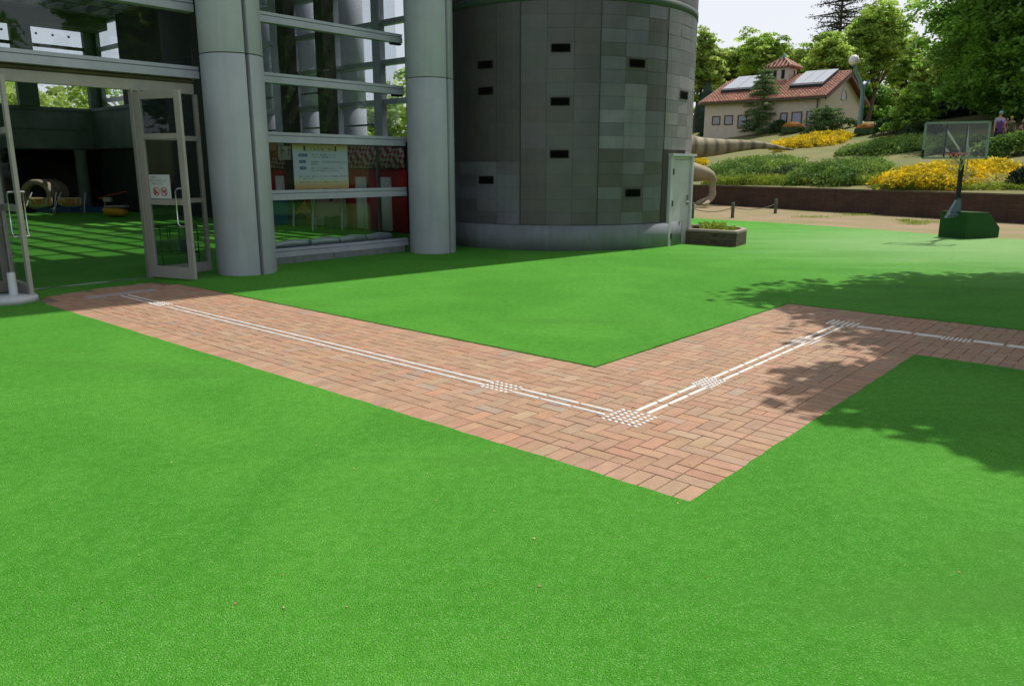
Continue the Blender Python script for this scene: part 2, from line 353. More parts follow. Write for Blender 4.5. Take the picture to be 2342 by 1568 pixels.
def tree(name, label, base, c, rad, k, per, lsize, lm, seed, trunk_r=.22, cr=.9, flat=.4, bottom=-.7, group=None, cat='tree', hollow=.3, asp=.6, gaps=6, spray=.18):
    root = empty(name, base, label, cat, group)
    C = crown_centres(c, rad, k, seed, hollow, gaps, bottom, spray); r = np.random.default_rng(seed+1)
    R = cr*(.6+.8*r.random(len(C)))
    P, N, t = clumps(C, R, per, seed+2, flat)
    leaf_mesh('crown', P, N, lsize, lm, root, tint=t, seed=seed, asp=asp)
    mb = MB(); b = Vector(base); top = Vector((c[0], c[1], c[2]+rad[2]*.45)); h = top.z-b.z
    pts = [b-Vector((0,0,.2))]+[b.lerp(top, i/6)+Vector((r.normal()*.02*h, r.normal()*.02*h, 0)) for i in range(1,7)]
    mb.tube(pts, [trunk_r*1.3]+[trunk_r*(1-.14*i) for i in range(1,7)], 9)
    fork = [pts[2], pts[3], pts[4]]
    for i in range(0, len(C), max(1, len(C)//26)):
        s = fork[i % 3]; e = Vector(C[i]); m = s.lerp(e, .5)+Vector((0,0,-.05*h+.1*r.random()*h))
        mb.tube([s, m, e], [trunk_r*.38, trunk_r*.22, trunk_r*.05], 5)
    mb.build('trunk', M['bark'], root)
    return root
def conifer(name, label, base, h, wid, tiers, nb, lm, seed, lsize=.10, droop=-.12, start=.12, group=None, per=16, pw=.85, sparse=1., rough=.18):
    root = empty(name, base, label, 'tree', group); r = np.random.default_rng(seed)
    mb = MB(); b = Vector(base); mb.tube([b-Vector((0,0,.2)), b+Vector((0,0,h*.5)), b+Vector((0,0,h))], [h*.022, h*.014, h*.003], 8)
    C = []; R = []
    for i in range(tiers):
        f = start+(1-start)*i/tiers; z = h*f; L = wid*(1-f)**pw*(1-rough+2*rough*r.random())+.05*wid
        for j in range(nb):
            if r.random() > sparse: continue
            a = 2*math.pi*(j+r.random()*.7)/nb+i; l = L*(.75+.35*r.random())
            e = Vector((math.cos(a)*l, math.sin(a)*l, z+droop*l+.04*h*r.normal()*.3))
            mb.tube([b+Vector((0,0,z)), b+e], [h*.006, h*.002], 4, caps=False)
            st = b+Vector((0,0,z)); n = max(2, int(l/(wid*.14)))
            for q in range(1, n+1):
                p = st.lerp(b+e, q/n); C.append(p); R.append(wid*.22*(1.15-.35*q/n))
    C.append(b+Vector((0,0,h*.98))); R.append(wid*.08)
    mb.build('trunk', M['bark'], root)
    P, N, t = clumps(np.array(C), np.array(R), per, seed+2, .42, .55)
    leaf_mesh('crown', P, N, lsize, lm, root, tint=t, seed=seed, asp=.32)
    return root
def bush(name, label, c, rx, ry, h, n, lsize, mt, seed, group=None, cat='shrub', rot=0, kind=None, core=M['hedge'], spiky=.5, poly=None):
    'low spreading shrub whose leaves follow the slope; irregular outline'
    r = np.random.default_rng(seed); k = max(6, int(n/30))
    ph = r.random(6)*6.28; P = []; N = []; T = []
    a = r.random(k)*2*math.pi; s = np.sqrt(r.random(k))
    edge = 1+.12*np.sin(3*a+ph[0])+.10*np.sin(5*a+ph[1])+.06*np.sin(9*a+ph[2])
    lx = np.cos(a)*s*rx*edge; ly = np.sin(a)*s*ry*edge
    X = c[0]+lx*math.cos(rot)-ly*math.sin(rot); Y = c[1]+lx*math.sin(rot)+ly*math.cos(rot)
    if c[2] is None:
        ok = (X-15.56)*.9+(Y-23.65)*.44 > .42; X, Y, s = X[ok], Y[ok], s[ok]; k = len(X)
    top = h*np.sqrt(np.clip(1-s**2.6,0,1))*(.7+.4*r.random(k))
    G = np.array([hill(x,y) for x,y in zip(X,Y)]) if c[2] is None else np.full(k, c[2])
    C = np.stack([X,Y,G+top*.8],1); R = np.full(k, min(rx,ry,1.4*h)*.30+.08)*(.7+.6*r.random(k))
    per = max(8, int(n/k)); P, N, t = clumps(C, R, per, seed+3, .65, .35)
    gz = (hill(c[0],c[1]) if c[2] is None else c[2])
    P[:,2] = np.maximum(P[:,2], gz-3)
    loc = (c[0],c[1],gz)
    o = leaf_mesh(name, P, N, lsize, mt, None, loc=loc, tint=t, seed=seed, asp=.35 if spiky else .6)
    tag(o, label, cat, group, kind); return o
# ================================================================ SETTING: ground, hill, turf, paving
def terrain():
    xs = np.concatenate([np.linspace(-300,-60,9), np.linspace(-50,0,6), np.arange(4,90,1.5), np.linspace(95,320,10)])
    ys = np.concatenate([np.linspace(-120,-10,6), np.linspace(0,20,3), np.arange(22,110,1.5), np.linspace(115,420,12)])
    vv = [(x,y,hill(x,y)-.02*(hill(x,y)==0)) for y in ys for x in xs]; n = len(xs)
    gf, hf = [], []
    for j in range(len(ys)-1):
        for i in range(n-1):
            f = (j*n+i, j*n+i+1, (j+1)*n+i+1, (j+1)*n+i)
            (hf if max(vv[k][2] for k in f) > .3 else gf).append(f)
    a = MB(); a.add([(x,y,min(z,-.012)) for x,y,z in vv], gf+hf, True)      # flat ground runs under the hill too
    tag(a.build('ground', M['ground'], keep=True), kind='structure')
    # hill: own sheet with its lip on the retaining wall line
    b = MB(); d = Vector((-.44,.9)).normalized(); nn = Vector((.9,.44)).normalized(); p0 = Vector((15.56,23.65))
    ts = np.concatenate([np.arange(-40,70,1.5), np.arange(72,300,12)]); ss = np.concatenate([[.12], np.arange(.8,40,1.1), np.arange(42,300,14)])
    vv = []
    for t in ts:
        for s in ss:
            p = p0+d*t+nn*s; vv.append((p.x, p.y, hill(p.x,p.y) if s > .15 else .83))
    m = len(ss)
    b.add(vv, [(i*m+j,(i+1)*m+j,(i+1)*m+j+1,i*m+j+1) for i in range(len(ts)-1) for j in range(m-1)], True)
    tag(b.build('hill', M['hill'], keep=True), kind='structure')
terrain()
# turf sheet with the paving cut out of it, about a centimetre of pile standing above the bricks
PW0, PW1 = -.935, .955
end = [(-7.55,.955),(-8.25,.93),(-8.62,.80),(-8.66,.45),(-8.55,-.30),(-8.42,-.70),(-8.15,-.88),(-7.7,-.935)]
path_poly = end+[(.945,-.935),(.945,3.17),(9.2,3.17),(9.2,5.06),(-.945,5.06),(-.945,.955)]
def turf():
    edge = [(5.98,25.74),(7.68,24.04),(9.84,21.08),(10.6,19.4),(11.9,17.94),(15.,15.3),(40.,2),(40,-25),(-40,-25),(-40,40),(-2,40),(-1.,28)]
    outer = [Vector((x,y,0)) for x,y in edge]; hole = [Vector(W(u,v)) for u,v in path_poly]
    r = random.Random(3); hz = []
    for i, p in enumerate(hole):       # slightly wandering cut edge
        q = hole[(i+1) % len(hole)]; n = max(1, int((q-p).length/.12)); e = (q-p).normalized()
        nrm = Vector((-e.y, e.x, 0))
        for j in range(n): hz.append(p.lerp(q, j/n)+(nrm*r.uniform(-.006,.006) if j else Vector()))
    tri = geometry.tessellate_polygon([outer, hz]); allp = outer+hz
    mb = MB(); mb.add([(p.x,p.y,.012) for p in allp], [t for t in tri])
    n0 = len(outer); nh = len(hz)
    mb.add([(p.x,p.y,.012) for p in hz]+[(p.x,p.y,-.03) for p in hz], [(i,(i+1)%nh,(i+1)%nh+nh,i+nh) for i in range(nh)])
    mb.add([(p.x,p.y,.012) for p in outer]+[(p.x,p.y,-.03) for p in outer], [(i,(i+1)%n0,(i+1)%n0+n0,i+n0) for i in range(n0)])
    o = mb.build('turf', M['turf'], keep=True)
    for p in o.data.polygons:
        pass
    bm = bmesh.new(); bm.from_mesh(o.data)
    for f in bm.faces:
        if abs(f.normal.z) > .5 and f.normal.z < 0: f.normal_flip()
    bm.to_mesh(o.data); bm.free()
    tag(o, kind='structure')
turf()
def in_path(u, v):
    if PW0 <= v <= PW1 and -8.66 <= u <= .945:
        if u < -7.5:
            # polygon test for the rounded end
            P = end+[(-7.5,-.935),(-7.5,.955)]; P = [(-7.5,.955)]+end+[(-7.5,-.935)]
            c = False; j = len(P)-1
            for i in range(len(P)):
                if (P[i][1] > v) != (P[j][1] > v) and u < (P[j][0]-P[i][0])*(v-P[i][1])/(P[j][1]-P[i][1]+1e-12)+P[i][0]: c = not c
                j = i
            return c
        return True
    if -.945 <= u <= .945 and PW0 <= v <= 5.06: return True
    return u >= .945 and 3.17 <= v <= 5.06
def paving():
    b = .105; r = random.Random(11); mb = MB(); gap = .0026
    tones = [((.47,.30,.205),7),((.49,.315,.22),7),((.50,.285,.195),3),((.44,.31,.225),4),((.48,.36,.255),2),((.40,.33,.29),.7),((.52,.29,.195),1.5),((.43,.275,.20),2)]
    tw = [t for t,k in tones]; kw = [k for t,k in tones]
    def brick(u0,u1,v0,v1):
        if not in_path((u0+u1)/2,(v0+v1)/2): return
        if any(not in_path(min(max(a,-8.6),9.1),c) for a in (u0+.03,u1-.03) for c in (v0+.03,v1-.03)) and u0 < -7.6: 
            # cut to fit at the rounded end: keep if mostly inside
            if sum(in_path(a,c) for a in (u0,u1) for c in (v0,v1)) < 3: return
        t = r.choices(tw, kw)[0]; t = tuple(a*.68+m_*.32 for a, m_ in zip(t, (.455,.305,.225))); k = r.uniform(.92,1.08); c = (t[0]*k*.92, t[1]*k*.90*r.uniform(.97,1.03), t[2]*k*.82*r.uniform(.95,1.05))
        z = .0035+r.uniform(-.0012,.0012); e = .004
        g0,g1,h0,h1 = u0+gap,u1-gap,v0+gap,v1-gap
        tl = [r.uniform(-.0006,.0006) for _ in range(4)]
        bot = [W(g0,h0,-.03),W(g1,h0,-.03),W(g1,h1,-.03),W(g0,h1,-.03)]
        mid = [W(g0,h0,z-e),W(g1,h0,z-e),W(g1,h1,z-e),W(g0,h1,z-e)]
        top = [W(g0+e,h0+e,z+tl[0]),W(g1-e,h0+e,z+tl[1]),W(g1-e,h1-e,z+tl[2]),W(g0+e,h1-e,z+tl[3])]
        mb.add(bot+mid+top, [(0,1,5,4),(1,2,6,5),(2,3,7,6),(3,0,4,7),(4,5,9,8),(5,6,10,9),(6,7,11,10),(7,4,8,11),(8,9,10,11)], c=c)
    # header courses
    E0, E1 = -.945+.21, .945-.21
    A0, A1 = PW0+.21, PW1-.21
    i = 0; u = .945
    while u > -8.7: brick(u-b, u, PW0, A0); u -= b
    u = -.945
    while u > -8.7: brick(u-b, u, A1, PW1); u -= b
    v = A0
    while v < 3.17-.01: brick(E1, .945, v, min(v+b, 3.17)); v += b
    v = A1
    while v < 5.06: brick(-.945, E0, v, min(v+b, 5.06)); v += b
    u = E1
    while u < 9: brick(u, u+b, 3.17, 3.38); u += b
    u = E0
    while u < 9: brick(u, u+b, 4.85, 5.06); u += b
    def field(u0, nu, v0, nv, skip=lambda u,v: False):
        for i in range(nu):
            for j in range(nv):
                k = (i-j) % 4; a = u0+i*b; c = v0+j*b
                if skip(a+b/2, c+b/2): continue
                ok = lambda ii, jj: 0 <= ii < nu and 0 <= jj < nv and not skip(u0+ii*b+b/2, v0+jj*b+b/2)
                if k == 0: brick(a, a+(2*b if ok(i+1,j) else b), c, c+b)
                elif k == 1 and not ok(i-1,j): brick(a, a+b, c, c+b)
                elif k == 3: brick(a, a+b, c, c+(2*b if ok(i,j+1) else b))
                elif k == 2 and not ok(i,j-1): brick(a, a+b, c, c+b)
    nu = int(round((E1+8.72)/b)); u0 = E1-nu*b
    field(u0, nu, A0, 14)                                   # first leg and the corner
    field(E0, 14, A1, 39, skip=lambda u,v: v > 4.85)         # second leg
    field(E1, 80, 3.38, 14, skip=lambda u,v: False)           # third leg
    o = mb.build('paved_path', M['brick'], keep=True); tag(o, kind='structure')
    jb = MB(); jb.add([W(u,v,-.004) for u,v in path_poly], []); tri = geometry.tessellate_polygon([[Vector(W(u,v)) for u,v in path_poly]])
    jb.f = [tuple(t) for t in tri]; jb.sm = [False]*len(jb.f); jb.c = [None]*len(jb.f)
    o = jb.build('joint_sand', M['joint'], keep=True); tag(o, kind='structure')
paving()
# ---------------------------------------------------------------- tactile guide strips
def stud(mb, u, v, r=.0155, h=.007):
    x, y, _ = W(u,v); mb.lathe([(r,-.0), (r,.0035+h*.4),(r*.8,.0035+h*.85),(r*.35,.0035+h),(.0003,.0035+h)], x, y, 10)
def rod(mb, u0, u1, v, along='u', w_=.0145, h=.007):
    # flat raised bar with rounded ends
    n = 6; prof = []
    L = [(u0+w_*(1-math.cos(math.pi*i/n/2)*0)-w_*math.sin(math.pi/2*(1-i/n)), 0) for i in range(0)]
    pts = []
    for i in range(n+1):
        a = math.pi/2+math.pi*i/n; pts.append((u0+w_+w_*math.cos(a), w_*math.sin(a)))
    for i in range(n+1):
        a = -math.pi/2+math.pi*i/n; pts.append((u1-w_+w_*math.cos(a), w_*math.sin(a)))
    def P(p, s, z):
        c = (u0+u1)/2; q = (c+(p[0]-c)*(1-(1-s)*.06), v+p[1]*s)
        return W(q[0],q[1],z) if along == 'u' else W(q[1],q[0],z)
    m = len(pts); vv = [P(p,1,-.0) for p in pts]+[P(p,1,.0035+h*.5) for p in pts]+[P(p,.62,.0035+h) for p in pts]
    if along != 'u': vv = [P(p,1,0.) for p in pts[::-1]]+[P(p,1,.0035+h*.5) for p in pts[::-1]]+[P(p,.62,.0035+h) for p in pts[::-1]]
    mb.add(vv, [(i,(i+1)%m,(i+1)%m+m,i+m) for i in range(m)]+[(i+m,(i+1)%m+m,(i+1)%m+2*m,i+2*m) for i in range(m)]+[tuple(range(2*m,3*m))], True)
def tac(name, label, fn, cat='tactile strip', group='tactile guide markings'):
    root_pts = MB(); fn(root_pts); o = root_pts.build(name, M['tactile']); tag(o, label, cat, group)
def leg1(a, b_, glint_dots=False):
    def fn(mb):
        u = a
        while u > b_+.1:
            for s in (-1,1):
                off = 0 if s > 0 else .015
                rod(mb, max(u-.272, b_), u, s*.047)
                if glint_dots: stud(mb, u+.008, s*.047, .012, .008)  # small white dots modelled in for sun glints at the bar ends
            u -= .288
    return fn
def grid(u0,u1,nu,v0,v1,nv): 
    def fn(mb):
        for i in range(nu):
            for j in range(nv): stud(mb, u0+(u1-u0)*i/(nu-1), v0+(v1-v0)*j/(nv-1))
    return fn
tac('tactile_dots', 'block of white dots at the near bend of the brick path', grid(-.13,.12,6,-.12,.12,6))
tac('tactile_bars', 'pair of white bar lines between the near bend and the middle dot block', leg1(-.165, -.99))
tac('tactile_dots', 'small block of white dots in the long path run left of the bend', lambda mb: [stud(mb, -1.26+.047*i, -.085+.056*j) for i in range(6) for j in range(4)])
tac('tactile_bars', 'longest pair of white bar lines running from the middle dots toward the doors', leg1(-1.29, -6.55, True))
tac('tactile_dots', 'small block of white dots nearest the shadow edge by the doors', lambda mb: [stud(mb, -6.86+.052*i, -.07+.05*j) for i in range(6) for j in range(4)])
tac('tactile_bars', 'short pair of bar lines in shade beside the doors', leg1(-6.88, -7.8, True))
WT = M['tactile']; M['tactile'] = mat('tactile_worn', (.44,.44,.47), (.33,.32,.34), 12., .6)
tac('tactile_dots', 'grey band of dots across the path in front of the doors', lambda mb: [stud(mb, -7.97+.05*i, -.40+.05*j, .017, .006) for i in range(4) for j in range(18)])
M['tactile'] = WT
def leg2(v0, v1):
    def fn(mb):
        v = v0
        while v < v1-.1:
            for s in (-1,1): rod(mb, v, min(v+.272, v1), s*.043-.005, 'v')
            v += .288
    return fn
tac('tactile_bars', 'pair of white bar lines from the bend up to the next dots', leg2(.155,1.0))
tac('tactile_dots', 'second block of white dots after the bend in sunlight', lambda mb: [stud(mb, -.085+.037*i, 1.03+.045*j) for i in range(5) for j in range(6)])
tac('tactile_bars', 'sunlit pair of bar lines leading into the tree shadow', leg2(1.28,2.98))
tac('tactile_dots', 'block of white dots in the dappled tree shadow', lambda mb: [stud(mb, -.09+.045*i, 3.0+.045*j) for i in range(5) for j in range(6)])
tac('tactile_bars', 'shaded pair of bar lines just before the far bend', leg2(3.24,4.06))
tac('tactile_bars', 'cluster of short parallel bars at the far bend', lambda mb: [rod(mb, 4.09, 4.36, -.15+.052*i, 'v', .011) for i in range(6)])
def leg3(mb, a, n):
    u = a
    for _ in range(n):
        for s in (-1,1): rod(mb, u, u+.25, 4.155+s*.026, 'u', .010)
        u += .275
tac('tactile_bars', 'thin double bars right of the far bend in shade', lambda mb: leg3(mb, .15, 3))
tac('tactile_bars', 'ladder of seven short cross bars on the shaded far path', lambda mb: [rod(mb, 4.05, 4.21, .965+.037*i, 'v', .009) for i in range(7)])
tac('tactile_bars', 'thin double bars running off the right edge', lambda mb: leg3(mb, 1.22, 8))

# ================================================================ the round stair tower
TC = (O[0]+U[0]*-8.6+V[0]*10.43, O[1]+U[1]*-8.6+V[1]*10.43); TR = 2.95; TH = 22.
def tp(a, r, z):     # a in degrees, 0 = facing the camera side (-y), positive to the right
    t = math.radians(a); return (TC[0]+r*math.sin(t), TC[1]-r*math.cos(t), z)
tower = empty('stair_tower', (TC[0],TC[1],0), 'round grey panelled tower with small vents and a steel side door', 'tower')
def shell(r, z0, z1, k=144, a0=-180, a1=180):
    return None
mb = MB(); mb.lathe([(TR-.035,0),(TR-.035,TH),(.01,TH)], TC[0], TC[1], 96); mb.build('core', M['seal'], tower)
mb = MB(); mb.lathe([(TR-.03,0),(TR+.03,0),(TR+.03,.50),(TR-.03,.515)], TC[0], TC[1], 144); mb.build('plinth', M['plinth'], tower)
def cladding():
    r = random.Random(5); mb = MB()
    a00 = -9.0; row = .2455; merged = {}
    for k in range(36):
        a0 = a00+10*k; a0 = (a0+180) % 360-180; ac = a0+5
        run = 0; tone = None
        for i in range(17):
            z0 = .52+row*i; z1 = z0+row; zc = z0+row/2
            if zc > 4.68: break
            if 43.5 < ac < 66 and zc < 1.95: continue
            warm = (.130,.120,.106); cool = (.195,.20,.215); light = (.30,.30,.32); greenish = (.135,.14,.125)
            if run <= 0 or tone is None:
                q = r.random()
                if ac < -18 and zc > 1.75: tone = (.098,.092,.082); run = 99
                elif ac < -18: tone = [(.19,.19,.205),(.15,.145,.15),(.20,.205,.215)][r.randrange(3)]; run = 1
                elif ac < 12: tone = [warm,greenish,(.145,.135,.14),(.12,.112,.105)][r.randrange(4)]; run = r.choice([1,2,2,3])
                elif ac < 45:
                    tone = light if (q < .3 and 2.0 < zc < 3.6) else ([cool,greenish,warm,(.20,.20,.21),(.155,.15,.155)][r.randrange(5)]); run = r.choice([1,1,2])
                else:  # paler tones paint in the grazing sun on the tower's right side
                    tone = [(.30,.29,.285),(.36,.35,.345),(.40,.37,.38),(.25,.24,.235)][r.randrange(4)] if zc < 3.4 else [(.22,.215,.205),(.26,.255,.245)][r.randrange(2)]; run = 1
                if ac < -18 and zc < 1.75 and zc+row > 1.75: run = 1
            run -= 1
            if ac < -18 and zc < 1.75: run = min(run, 0)
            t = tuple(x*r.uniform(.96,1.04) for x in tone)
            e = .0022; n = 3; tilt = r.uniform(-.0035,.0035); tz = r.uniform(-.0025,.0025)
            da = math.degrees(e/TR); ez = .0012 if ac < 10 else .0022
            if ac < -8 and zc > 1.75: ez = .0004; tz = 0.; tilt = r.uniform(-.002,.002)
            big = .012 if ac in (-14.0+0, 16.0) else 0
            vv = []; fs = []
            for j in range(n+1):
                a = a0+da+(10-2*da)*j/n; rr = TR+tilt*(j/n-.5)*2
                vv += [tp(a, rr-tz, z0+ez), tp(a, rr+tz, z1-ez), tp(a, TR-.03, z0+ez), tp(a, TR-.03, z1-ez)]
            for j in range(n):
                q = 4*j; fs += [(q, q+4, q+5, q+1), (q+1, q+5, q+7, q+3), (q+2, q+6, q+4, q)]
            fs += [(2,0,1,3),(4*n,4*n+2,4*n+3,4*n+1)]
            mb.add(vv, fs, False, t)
        # upper storeys above the ring
        z = 4.86
        while z < TH-.3:
            vv = []; n = 3
            for j in range(n+1):
                a = a0+.08+(9.84)*j/n; vv += [tp(a,TR,z+.004), tp(a,TR,z+.486)]
            mb.add(vv, [(2*j,2*j+2,2*j+3,2*j+1) for j in range(n)], False, (.16,.16,.15)); z += .49
    mb.build('cladding', M['panel'], tower)
cladding()
mb = MB(); mb.lathe([(TR-.03,4.695),(TR+.012,4.70),(TR+.012,4.85),(TR-.03,4.855)], TC[0], TC[1], 144); mb.build('ring_band', mat('green_band',(.05,.085,.06),(.04,.07,.05)), tower)
# expansion joints, the strong dark verticals
mb = MB()
for a in (-19.2, 10.9, 41.6):
    mb.bar(tp(a,TR+.002,.02), tp(a,TR+.002,4.68), .018, .012, up=(math.sin(math.radians(a)),-math.cos(math.radians(a)),0))
mb.build('expansion_joint', M['seal'], tower)
for a, z in ((-34,3.6),(-34,3.11),(-34,1.39),(-4,3.84),(-4,2.87),(-4,1.89),(26,3.6),(26,1.14),(55.9,3.1)):
    hw = 3.5; f = MB(); b_ = MB()
    def P(aa, rr, zz): return tp(a+aa, rr, z+zz)
    for q in range(6): b_.add([P(-hw+hw*q/3,TR+.009,-.07),P(-hw+hw*(q+1)/3,TR+.009,-.07),P(-hw+hw*(q+1)/3,TR+.009,.07),P(-hw+hw*q/3,TR+.009,.07)], [(0,1,2,3)])
    for q in range(5):
        zz = -.055+.026*q
        for s_ in range(6): b_.add([P(-hw+hw*s_/3,TR+.010,zz),P(-hw+hw*(s_+1)/3,TR+.010,zz),P(-hw+hw*(s_+1)/3,TR+.019,zz-.012),P(-hw+hw*s_/3,TR+.019,zz-.012)], [(0,1,2,3)])
    o = b_.build('vent', M['ventblack'], tower)
    for (p, q) in (((-hw,-.075),(hw,-.075)),((-hw,.075),(hw,.075)),((-hw,-.075),(-hw,.075)),((hw,-.075),(hw,.075))):
        f.bar(P(p[0],TR+.008,p[1]), P(q[0],TR+.008,q[1]), .010, .016)
    f.build('vent_frame', M['seal'], o)
# side door in its flat steel surround
DU = -5.62
mb = MB(); mb.uvbox(-6.15, DU, 10.30, 10.40, 0, 1.87).uvbox(-6.15, DU, 11.20, 11.27, 0, 1.87).uvbox(-6.15, DU+.05, 10.28, 11.29, 1.87, 1.92).uvbox(-6.15,DU-.06,10.40,11.20,1.80,1.868)
mb.uvbox(-6.15,-5.75,10.40,11.20,0,.012)
sur = mb.build('door_surround', M['doorpaint'], tower)
mb = MB(); mb.uvbox(-6.1, DU-.045, 10.405, 11.195, .014, 1.795); dr = mb.build('steel_door', M['doorpaint'], tower, bevel=.004)
for z in (.22,.9,1.55):
    MB().uvbox(DU-.05, DU+.012, 10.385, 10.42, z-.06, z+.06).build('hinge', M['black'], dr)
mb = MB(); x = DU-.043; mb.tube([W(x,11.1,.92),W(x+.05,11.1,.92)], .014, 10); mb.tube([W(x+.05,11.11,.92),W(x+.05,10.99,.92)], .011, 10); mb.uvbox(x,x+.008,11.07,11.135,.84,1.06); mb.build('handle', M['chrome'], dr)

# ================================================================ hall columns
def column(u, v, label, th_gap):
    x, y, _ = W(u,v); R = .45; root = empty('column', (x,y,0), label, 'column', 'round concrete columns of the glass hall')
    g0 = math.radians(th_gap); hw = .035/R; mb = MB()
    for z0, z1 in ((0,3.245),(3.26,6.4),(6.415,8.6)):
        mb.lathe([(R-.02,z0),(R-.003,z0),(R,z0+.008),(R,z1-.008),(R-.003,z1),(R-.02,z1)], x, y, 60, g0+hw, g0+2*math.pi-hw)
        for s in (hw,-hw):
            a = g0+s; mb.quad((x+R*math.cos(a),y+R*math.sin(a),z0),(x+(R-.12)*math.cos(a),y+(R-.12)*math.sin(a),z0),(x+(R-.12)*math.cos(a),y+(R-.12)*math.sin(a),z1),(x+R*math.cos(a),y+R*math.sin(a),z1))
    mb.build('shaft', M['column'], root)
    mb = MB(); mb.lathe([(R-.1,0),(R-.1,8.6)], x, y, 40); mb.lathe([(R-.1,3.24),(R-.016,3.245),(R-.016,3.26),(R-.1,3.265)], x, y, 60, g0+hw, g0+2*math.pi-hw); mb.build('groove_lining', M['groove'], root)
    return root
column(-8.56, 2.26, 'thick round grey column right of the open doors', -42)
column(-8.60, 6.33, 'round grey column between the window bay and the tower', -36)
column(-8.56, -1.86, 'round grey column just outside the left edge', -45)

# ================================================================ hall facade (bays between columns)
FU = -9.12
hall = empty('glass_hall', W(-9.1,0,0), 'tall glass hall with aluminium rails beside the round tower', 'building')
def rail(name, v0, v1, z0, z1, u=FU, mt='alu', proud=.09, parent=None, grooves=True):
    mb = MB(); h = z1-z0
    mb.uvbox(u-.05, u+proud, v0, v1, z0, z0+h*.62)
    mb.uvbox(u-.05, u+proud-.028, v0, v1, z0+h*.62+.0, z0+h*.70)
    mb.uvbox(u-.05, u+proud-.006, v0, v1, z0+h*.70, z1)
    return mb.build(name, M[mt], parent or hall, bevel=.004)
# window bay between the two columns
for z0, z1 in ((.12,.265),(1.09,1.255),(2.04,2.21),(2.99,3.15),(3.92,4.08),(4.85,5.01),(5.8,5.95),(6.75,6.9)):
    rail('transom', 2.68, 6.12, z0, z1, FU-.06)
    mb = MB(); mb.uvbox(FU-.10, FU-.005, 5.9, 6.12, z0-.03, z0-.002); mb.build('bracket', M['black'], hall)
mb = MB(); mb.uvbox(FU-.25, FU+.045, 2.6, 4.3-.006, 0, .118).uvbox(FU-.25, FU+.045, 4.3+.006, 6.0, 0, .118); mb.build('curb', M['curb'], hall)
for i, (z0, z1) in enumerate(((.265,1.09),(1.255,2.04),(2.21,2.99),(3.15,3.92),(4.08,4.85),(5.01,5.8),(5.95,6.75))):
    MB().uvbox(FU-.088, FU-.08, 2.62, 6.05, z0-.01, z1+.01).build('glass_pane', M['glass'], hall)
# a strip of silver flashing rolls inside the sill
# bay right of the second column, against the tower
mb = MB(); mb.uvbox(-9.2,-9.0,6.85,6.98,0,8.3).uvbox(-9.35,-9.16,6.98,7.16,0,8.3).uvbox(-9.6,-9.3,7.16,7.75,0,8.3); mb.build('mullion', M['alu'], hall, bevel=.008)
MB().uvbox(-9.75,-9.6,7.3,8.6,0,8.3).build('return_panel', M['curb'], hall)
# door bay
mb = MB(); mb.uvbox(FU-.06, FU+.03, -1.45, 1.9, 2.715, 2.865); mb.build('header', M['warmframe'], hall, bevel=.004)
mb = MB(); mb.uvbox(FU-.06, FU+.012, -1.45, 1.9, 2.867, 2.883).uvbox(FU-.06, FU+.035, -1.45, 1.9, 2.885, 2.915).uvbox(FU-.06,FU+.005,-1.45,1.9,2.917,2.935); mb.build('header_trim', M['groove'], hall)
rail('transom', -1.45, 1.95, 2.937, 3.11, FU, proud=.14)
rail('transom', -1.45, 1.95, 3.88, 4.05, FU, proud=.14)
for z0,z1 in ((4.85,5.01),(5.8,5.95),(6.75,6.9)): rail('transom', -1.45, 1.95, z0, z1, FU)
for z0, z1 in ((3.10,3.89),(4.04,4.86),(5.0,5.81),(5.94,6.76)): MB().uvbox(FU-.03, FU-.022, -1.5, 1.95, z0, z1).build('glass_pane', M['glass'], hall)
